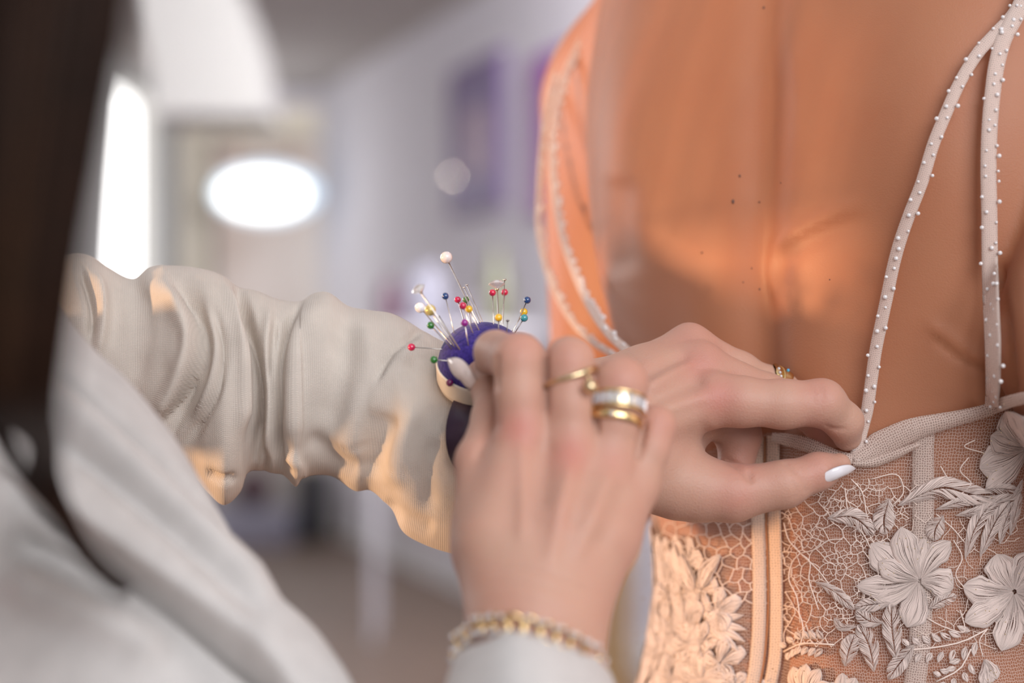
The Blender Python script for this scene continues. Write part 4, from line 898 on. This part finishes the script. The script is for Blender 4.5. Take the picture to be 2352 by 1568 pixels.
def ribbon(name, poly, w, off, mat, parent, n=None, m=5, label=None, crown=.0004, depth=None, sway=None):
    Pp = lerp_poly(poly, n or max(12, len(poly)*7)); T = np.gradient(Pp[:, :2], axis=0); T /= np.linalg.norm(T, axis=1)[:, None]; Nn = np.stack([-T[:, 1], T[:, 0]], 1)
    ww = np.interp(np.linspace(0, 1, len(Pp)), np.linspace(0, 1, len(w)), w) if hasattr(w, '__len__') else np.full(len(Pp), w)
    q = np.linspace(-1, 1, m); X = Pp[:, 0, None]+Nn[:, 0, None]*q*ww[:, None]/2; Y = Pp[:, 1, None]+Nn[:, 1, None]*q*ww[:, None]/2
    if depth is None:
        V = on_dress(X.ravel(), Y.ravel(), off).reshape(len(Pp), m, 3)
    else:
        dd = np.interp(np.linspace(0, 1, len(Pp)), np.linspace(0, 1, len(depth)), depth); V = np.stack([W(X[i, k], Y[i, k], dd[i]) for i in range(len(Pp)) for k in range(m)]).reshape(len(Pp), m, 3)
    V[:, :, 1] -= crown*(1-q**2)[None, :]; V = V.reshape(-1, 3)
    s = np.concatenate([[0], np.cumsum(np.linalg.norm(np.diff(V.reshape(len(Pp), m, 3)[:, 0], axis=0), axis=1))]); uv = np.stack([np.repeat(s, m), np.tile(q, len(Pp))*np.repeat(ww, m)*.000088], 1)
    n_ = len(V); F = grid_faces(len(Pp), m); V2 = V+np.array([0, .0007, 0]); F2 = F+[tuple(i+n_ for i in f)[::-1] for f in F]
    L = len(Pp)
    for i in range(L-1):
        F2 += [(i*m, (i+1)*m, n_+(i+1)*m, n_+i*m), (i*m+m-1, n_+i*m+m-1, n_+(i+1)*m+m-1, (i+1)*m+m-1)]
    o = mesh_obj(name, np.concatenate([V, V2]), F2, mat, parent, uv=np.concatenate([uv, uv]))
    if label: tag(o, label)
    return o, V.reshape(L, m, 3)
SEAMM = simple('brown seam thread', (.30, .13, .06), .8)
ribbon('closure_tape', [(1738, 1003), (1737, 1100), (1741, 1200), (1744, 1300), (1744, 1420), (1738, 1510), (1728, 1580)], 31, .0012, TAPE, dress)
ribbon('closure_tape', [(1776, 1000), (1775, 1100), (1779, 1200), (1782, 1300), (1783, 1420), (1780, 1510), (1768, 1580)], 30, .0012, TAPE, dress)
ribbon('closure_seam', [(1757, 1003), (1756, 1100), (1760, 1200), (1764, 1300), (1765, 1405), (1756, 1514), (1744, 1580)], 5, .0014, SEAMM, dress, m=3)
ribbon('boning_channel', [(2122, 960), (2120, 1050), (2120, 1200), (2118, 1350), (2112, 1480), (2100, 1580)], 50, .0006, TULLE2, dress, label='denser vertical tulle channel')
ribbon('gathered_hem', [(1772, 1004), (1810, 1010), (1850, 1020), (1890, 1035), (1925, 1048), (1955, 1056)], [22, 30, 34, 32, 28, 30], .0022, TULLE2, dress, m=7, crown=.0016)
ribbon('gathered_hem', [(1962, 1058), (1995, 1036), (2040, 1012), (2100, 985), (2200, 960), (2262, 944), (2320, 922), (2400, 905)], [34, 62, 56, 44, 34, 30, 28, 26], .0022, TULLE2, dress, m=9, crown=.0018)
ribbon('gathered_hem', [(1958, 1064), (2000, 1062), (2050, 1046), (2110, 1020)], [16, 26, 22, 12], .0030, TULLE2, dress, m=7, crown=.0016)
# straps and their beads
bv, bf = sphere((0, 0, 0), 1, 10, 7); bme = bpy.data.meshes.new('bead'); bme.from_pydata([tuple(v) for v in bv], [], bf); bme.polygons.foreach_set('use_smooth', [True]*len(bme.polygons)); bme.materials.append(BEADM)
DL = np.array(dress.location)
def beads(strap, Vr, pitch, edges, rpx=4.8, dpt=.58):
    L = np.concatenate([[0], np.cumsum(np.linalg.norm(np.diff(Vr[:, Vr.shape[1]//2], axis=0), axis=1))]); s = pitch*.3; k = 0; m = Vr.shape[1]
    while s < L[-1]:
        i = int(np.searchsorted(L, s)); i = min(i, len(L)-1); e = edges[k % len(edges)]; e = e+rng.normal(0, .35)
        a = np.clip((e+1)/2, -.12, 1.12); p = Vr[i, 0]*(1-a)+Vr[i, m-1]*a; r = rpx/FPX*p[1]*rng.uniform(.7, 1.15); o = bpy.data.objects.new('bead', bme); COL.objects.link(o); o.parent = strap
        o.location = tuple(p+np.array([0, -r*.75, 0])-DL); o.scale = (r, r, r); s += pitch*rng.uniform(.6, 1.4); k += 1
ipl = [(2425, -200), (2390, -110), (2360, -35), (2340, 12), (2322, 40), (2287, 77), (2246, 122), (2205, 189), (2169, 270), (2144, 332), (2118, 418), (2090, 490), (2067, 556), (2052, 612), (2037, 684), (2025, 740), (2012, 803), (2002, 872), (1992, 941), (1978, 996), (1968, 1038), (1962, 1066)]
opl = [(2432, -200), (2396, -110), (2368, -35), (2350, 5), (2330, 42), (2306, 89), (2290, 147), (2281, 210), (2274, 287), (2271, 383), (2273, 498), (2274, 606), (2277, 702), (2281, 797), (2281, 880), (2278, 934)]
s1, V1 = ribbon('strap', ipl, [30, 30, 28, 28, 28, 28, 28, 28], .0030, STRAPM, dress, n=120, crown=.0005, label='inner right shoulder strap of beaded tulle, pinched at its lower end'); beads(s1, V1, .0036, (-.9, .5, -.4, .9))
s2, V2_ = ribbon('strap', opl, [44, 44, 38, 36, 36, 36, 37, 36, 30], .0034, STRAPM, dress, n=100, crown=.0005, label='outer right shoulder strap of beaded tulle'); beads(s2, V2_, .0034, (-.9, .7, -.8, .2))
lo1 = [(1400, -30), (1345, 66), (1287, 160), (1257, 260), (1245, 350), (1239, 450), (1238, 520), (1246, 575), (1264, 640), (1300, 715), (1345, 772), (1410, 815), (1480, 860)]
li1 = [(1410, -20), (1330, 110), (1290, 200), (1272, 290), (1268, 360), (1276, 450), (1292, 540), (1318, 620), (1354, 700), (1400, 768), (1452, 815), (1520, 880)]
s3, V3 = ribbon('strap', lo1, [26, 22, 18, 15, 14, 15, 16, 18], 0, STRAPM, dress, n=90, depth=[.80, .80, .79, .78, .775, .77, .765, .755, .735, .71, .69, .66, .63], label='outer left shoulder strap hanging off the far shoulder'); beads(s3, V3, .0058, (-1, -.8, -1, -.6), 6)
s4, V4 = ribbon('strap', li1, [26, 22, 18, 17, 17, 19, 20, 20], 0, STRAPM, dress, n=90, depth=[.765, .765, .76, .755, .75, .74, .72, .705, .685, .655, .635, .61], label='inner left shoulder strap on the far side of the back'); beads(s4, V4, .0052, (-1, -.8, -1, -.9), 6)
# lace motifs
def on_left(px, py, off=0.0):
    px = np.asarray(px, float); py = np.asarray(py, float); ph = math.pi/2+(1752-px)*.00021/.105; z = CZ-(py-784)/FPX*(.60+.12*np.clip((1752-px)/300, 0, 1)); c = tor_c(z)
    dr = np.cos(math.pi-(math.pi-ph))[:, None]*UU[:2]+np.sin(ph)[:, None]*NN[:2]; r = np.full(len(px), .1)
    for _ in range(14): r = r-(torso_sdf(np.column_stack([c+dr*r[:, None], z]))-.003-off)*.9
    return np.column_stack([c+dr*r[:, None], z])
MAPPER = [on_dress]
def petal(poly, w, parent, name='petal', lvl=1, tipk='point', n=16, m=9, rib=False, mat=EMB, bulge=.00045):
    P = lerp_poly(poly, n); T = np.gradient(P[:, :2], axis=0); T /= np.maximum(np.linalg.norm(T, axis=1), 1e-9)[:, None]; Nn = np.stack([-T[:, 1], T[:, 0]], 1); t = np.linspace(0, 1, n)
    if tipk == 'point': pr = np.sin(math.pi*np.clip(t, 0, 1)**.8)**.75
    elif tipk == 'petal': pr = np.clip(t*1.25+.08, 0, 1)**.8*np.clip(1-((t-.48)/.52).clip(0)**2.0, 0, 1)**.72
    else: pr = np.clip(.15+np.sin(math.pi*t**1.0), 0, 1)**.5*np.clip((1-t)*8, 0, 1)**.5
    pr = np.maximum(pr*(1+.05*np.sin(t*23+w)), .03)
    halves = [(-1, -.07), (.07, 1)] if rib else [(-1, 1)]; V = []; F = []; uv = []
    for lo, hi in halves:
        q = np.linspace(lo, hi, m); X = P[:, 0, None]+Nn[:, 0, None]*q*pr[:, None]*w/2; Y = P[:, 1, None]+Nn[:, 1, None]*q*pr[:, None]*w/2
        Q = MAPPER[0](X.ravel(), Y.ravel(), .0004*lvl).reshape(n, m, 3); Q[:, :, 1] -= min(1, w/40)*bulge*(1-np.abs(q)**2.5)[None, :]*np.minimum(1, pr*2)[:, None]; b = sum(len(v) for v in V)
        Q = Q.reshape(-1, 3); B2 = Q+np.array([0, .0004, 0]); nn_ = n*m; g = grid_faces(n, m)
        FF_ = g+[tuple(i+nn_ for i in f)[::-1] for f in g]
        for i in range(n-1): FF_ += [(i*m, (i+1)*m, nn_+(i+1)*m, nn_+i*m), (i*m+m-1, nn_+i*m+m-1, nn_+(i+1)*m+m-1, (i+1)*m+m-1)]
        F += [tuple(i+b for i in f) for f in FF_]; V += [Q, B2]
        tt = np.repeat(t, m); qq = np.tile(q, n); sc = w/60
        u = np.stack([tt*1.5+np.abs(qq)*.35*1.0+w*.37, qq*.5], 1) if rib else np.stack([qq*.55*sc+w*.7+P[0, 0]*.01, tt*.9], 1)
        uv += [u, u]
    return mesh_obj(name, np.concatenate(V), F, mat, parent, uv=np.concatenate(uv))
def holder(name, label=None):
    o = bpy.data.objects.new(name, None); o.empty_display_size = .005; link(o, dress)
    if label: o['label'] = label
    return o
sparkP = []
def flower(c, tips, name='lace_flower', label=None, lv=2):
    h = holder(name, label)
    for i, (tx, ty_, w) in enumerate(tips):
        mx_, my_ = (c[0]+tx)/2+(ty_-c[1])*.06, (c[1]+ty_)/2-(tx-c[0])*.06
        petal([(c[0]+(tx-c[0])*.05, c[1]+(ty_-c[1])*.05), (mx_, my_), (tx, ty_)], w, h, lvl=lv+.55*(i % 4), tipk='petal'); 
        for k in range(3): sparkP.append((tx+(c[0]-tx)*rng.uniform(0, .3)+rng.normal(0, w*.22), ty_+(c[1]-ty_)*rng.uniform(0, .3)+rng.normal(0, w*.22)))
    return h
def leaf(poly, w, lvl=4.0, parent=None, rib=True): return petal(poly, w, dress if parent is None else parent, 'lace_leaf' if parent is None else 'leaflet', lvl, 'point', 18, 6, rib)
fA = flower((2112, 1333), [(2000, 1248, 92), (1968, 1345, 62), (2008, 1380, 56), (2190, 1350, 92), (2083, 1440, 84), (2184, 1243, 62), (2070, 1210, 78), (2018, 1290, 60), (2124, 1236, 50), (2092, 1252, 50), (2030, 1308, 26)], label='large embroidered six petalled flower', lv=2.5)
fB = flower((2330, 1358), [(2290, 1272, 92), (2385, 1275, 88), (2212, 1346, 80), (2216, 1428, 74), (2300, 1494, 84), (2400, 1450, 90), (2430, 1360, 80), (2262, 1402, 48)], label='embroidered flower cut by the right edge of the picture', lv=2.2)
fC = flower((2362, 1030), [(2250, 1075, 105), (2264, 1122, 60), (2276, 1000, 80), (2310, 945, 80), (2400, 950, 90)], label='embroidered flower near the upper hem', lv=1.8)
hD = holder('lace_branch', 'branch of long curved leaves pointing left')
for poly, w in (([(2296, 1149), (2230, 1135), (2160, 1120), (2062, 1161)], 52), ([(2283, 1152), (2220, 1150), (2149, 1170)], 26), ([(2290, 1155), (2250, 1172), (2195, 1184)], 22), ([(2345, 1128), (2300, 1122), (2258, 1124)], 26), ([(2350, 1100), (2330, 1140), (2290, 1152)], 14)): petal(poly, w, hD, 'leaflet', 3.6, 'point', 22, 6, True)
hE = holder('lace_branch', 'drooping branch of curved leaves')
for poly, w in (([(2325, 1135), (2270, 1165), (2238, 1215), (2217, 1283)], 38), ([(2320, 1150), (2285, 1200), (2251, 1278)], 36), ([(2330, 1150), (2308, 1200), (2296, 1250)], 26), ([(2345, 1130), (2332, 1180), (2320, 1230)], 22)): petal(poly, w, hE, 'leaflet', 3.4, 'point', 20, 6, True)
for poly, w in (([(2008, 1228), (1960, 1188), (1900, 1190)], 46), ([(2032, 1228), (2030, 1190), (2042, 1144)], 52), ([(2145, 1242), (2148, 1215), (2166, 1183)], 44), ([(1963, 1400), (1915, 1358), (1872, 1336)], 28), ([(1963, 1394), (2000, 1388), (2049, 1383)], 34), ([(1965, 1402), (1995, 1425), (2027, 1430)], 34),
                ([(2046, 1384), (2048, 1440), (2058, 1518)], 46), ([(1970, 1434), (1995, 1480), (2008, 1543)], 46), ([(1963, 1456), (1950, 1490), (1941, 1530)], 44), ([(2198, 1368), (2165, 1378), (2134, 1397)], 32), ([(1916, 1418), (1932, 1440), (1969, 1438)], 18), ([(2040, 1560), (2060, 1530), (2100, 1480)], 40)): leaf(poly, w)
def sprig(stem, n, ll, w, label=None, spread=.9):
    h = holder('lace_sprig', label); S = lerp_poly(stem, n+2); P = on_dress(S[:, 0], S[:, 1], .0012); mb = MB(); mb.add(*tube(P, .00035, 6)); mb.build('stem', CORD, h)
    for i in range(1, n+1):
        T = S[i, :2]-S[i-1, :2]; T /= np.linalg.norm(T)
        for s in (-1, 1):
            d = T*math.cos(spread)+s*np.array([-T[1], T[0]])*math.sin(spread); L = ll*(1-.35*i/n); a = S[i, :2]; b = a+d*L*.35; e = a+d*L
            petal([tuple(b), tuple((b+e)/2+T*2), tuple(e)], w, h, 'leaflet', 3.4, 'point', 8, 5)
    return h
sprig([(1916, 1480), (1880, 1478), (1840, 1478), (1800, 1496)], 6, 44, 15, 'short sprig beside the closure tape')
sprig([(2268, 1444), (2213, 1472), (2150, 1486), (2071, 1494)], 7, 54, 15, 'long sprig of oval leaflets')
sprig([(2230, 1490), (2205, 1535), (2150, 1565)], 4, 46, 14)
flower((2262, 1512), [(2256, 1575, 34), (2275, 1570, 40), (2290, 1560, 34)], 'lace_bud', 'closed bud hanging on a curved stem')
flower((1850, 1610), [(1822, 1530, 44), (1852, 1524, 44), (1884, 1536, 44), (1910, 1570, 40)]); flower((1945, 1620), [(1906, 1566, 44), (1935, 1545, 44), (1965, 1556, 44)]); flower((1790, 1600), [(1770, 1530, 30), (1745, 1560, 30)])
# lit, dense lace left of the closure
fan = holder('lace_sprig', 'fan of pointed leaflets left of the closure tape')
for tx, ty_ in ((1665, 1393), (1690, 1398), (1709, 1412), (1716, 1446), (1712, 1474), (1699, 1499), (1676, 1488), (1648, 1400)): petal([(1628, 1432), ((1628+tx)/2, (1432+ty_)/2-2), (tx, ty_)], 22, fan, 'leaflet', 2, 'point', 10, 5)
leaf([(1610, 1350), (1625, 1310), (1655, 1272)], 38, rib=False); leaf([(1592, 1356), (1570, 1320), (1563, 1272)], 40, rib=False); leaf([(1580, 1340), (1550, 1300), (1548, 1250)], 30, rib=False)
MAPPER[0] = on_left
for row in range(6):
    for k in range(7):
        cx = 1630-k*62+rng.uniform(-16, 16)-(row % 2)*30; cy = 1235+row*62+rng.uniform(-14, 14)
        if False: continue
        cx = 1600-k*95+rng.uniform(-20, 20)-(row % 2)*48; rr_ = rng.uniform(44, 60); st = 1.25+k*.25; n_ = 5; a0 = rng.uniform(0, 6)
        if cy < 1215+k*0+max(0, cx-1500)*.9: continue
        flower((cx, cy), [(cx+rr_*st*math.cos(a0+6.283*q/n_), cy+rr_*math.sin(a0+6.283*q/n_), rr_*.95*(1+.25*k*abs(math.sin(a0+6.283*q/n_)))) for q in range(n_)], lv=1.2)
MAPPER[0] = on_dress
for cx, cy, rr_, n_ in ((1610, 1560, 60, 7), (1690, 1580, 42, 6), (1585, 1480, 46, 6)):
    a0 = rng.uniform(0, 6); flower((cx, cy), [(cx+rr_*math.cos(a0+6.283*k/n_), cy+rr_*math.sin(a0+6.283*k/n_), rr_*.9) for k in range(n_)], lv=1.5)
# cord network
mb = MB()
def cord(pts, r=.00022, off=.0010, n=None, jit=0):
    S = lerp_poly(pts, n or max(6, len(pts)*4))
    if jit: S = S+np.stack([np.convolve(rng.normal(0, jit, len(S)+4), np.ones(5)/5, 'valid')*1.6 for _ in range(2)]+[np.zeros(len(S))]*0, 1)
    P = on_dress(S[:, 0], S[:, 1], off); mb.add(*tube(P, r, 5))
def hexnet(x0, x1, y0, y1, p, inside, r, jit=.28):
    n1 = int((x1-x0)/p)+2; n2 = int((y1-y0)/(p*.866))+2; P_ = {}
    def vt(i, j, k):
        if (i, j, k) not in P_:
            f_ = 1/3 if k == 0 else 2/3; P_[(i, j, k)] = (x0+((i+f_)+(j+f_)*.5)*p+rng.uniform(-jit, jit)*p*.8, y0+(j+f_)*.866*p+rng.uniform(-jit, jit)*p*.8)
        return P_[(i, j, k)]
    edges = []
    for j in range(n2):
        for i in range(-j//2-1, n1-j//2):
            for di, dj in ((0, 0), (-1, 0), (0, -1)): edges.append((vt(i, j, 0), vt(i+di, j+dj, 1)))
    E = [(a, b) for a, b in edges if math.dist(a, b) < 1.9*p and inside((a[0]+b[0])/2, (a[1]+b[1])/2)]
    if not E: return
    A_ = np.array([e[0] for e in E]); B_ = np.array([e[1] for e in E]); M_ = (A_+B_)/2+rng.normal(0, p*.05, A_.shape)
    Q = [on_dress(X[:, 0], X[:, 1], .0009) for X in (A_, M_, B_)]
    for k in range(len(E)): mb.add(*tube([Q[0][k], Q[1][k], Q[2][k]], r, 4, cap=False))
def reg1(x, y): return 1798 < x < 2120-(y-1080)*.32 and y > 1105+max(0, (1900-x))*.55 and y < 1480 and (x-1900)**2/110**2+(y-1190)**2/90**2 > .0
hexnet(1795, 2120, 1080, 1500, 34, lambda x, y: reg1(x, y), .00022, .30); hexnet(1795, 2120, 1080, 1500, 15, lambda x, y: reg1(x, y) and ((x//70+y//60) % 2 == 0), .00016, .22)
hexnet(2120, 2340, 1180, 1450, 30, lambda x, y: (x//60+y//50) % 2 == 0, .00018, .32)
hexnet(1560, 1725, 1190, 1350, 30, lambda x, y: True, .00024, .3)
for pts in ([(1838, 1270), (1870, 1262), (1905, 1240), (1935, 1238)], [(1838, 1270), (1820, 1290), (1812, 1330), (1830, 1370), (1838, 1430)], [(1838, 1270), (1860, 1290), (1858, 1330), (1870, 1370), (1880, 1400)], [(1838, 1270), (1880, 1310), (1910, 1350), (1940, 1390)], [(1838, 1270), (1812, 1240), (1800, 1200)],
            [(1940, 1120), (1950, 1180), (1985, 1230), (2000, 1260)], [(1955, 1100), (1980, 1130), (1990, 1180), (1998, 1210)], [(2225, 1050), (2205, 1080), (2230, 1110), (2200, 1140)], [(2240, 1010), (2215, 1025), (2260, 1040)], [(2160, 1070), (2180, 1100), (2205, 1105)], [(2190, 1240), (2210, 1280), (2195, 1320), (2215, 1350)], [(2150, 1180), (2190, 1215), (2215, 1245)], [(2205, 1400), (2215, 1450), (2170, 1440), (2130, 1420)], [(2268, 1444), (2250, 1470), (2258, 1508)], [(1800, 1390), (1830, 1400), (1845, 1450), (1830, 1500)], [(2000, 1100), (2060, 1090), (2075, 1130), (2050, 1160)]): cord(pts, .00027, .0013)
lc_ = mb.build('lace_cords', CORD, dress); lc_['kind'] = 'stuff'
mb = MB(); sp = np.array(sparkP); Q = on_dress(sp[:, 0], sp[:, 1], .0040)
for q in Q: mb.add(*sphere(q, .00028, 5, 4))
o = mb.build('metallic_thread_glints', SEQ, dress, False); o['kind'] = 'stuff'
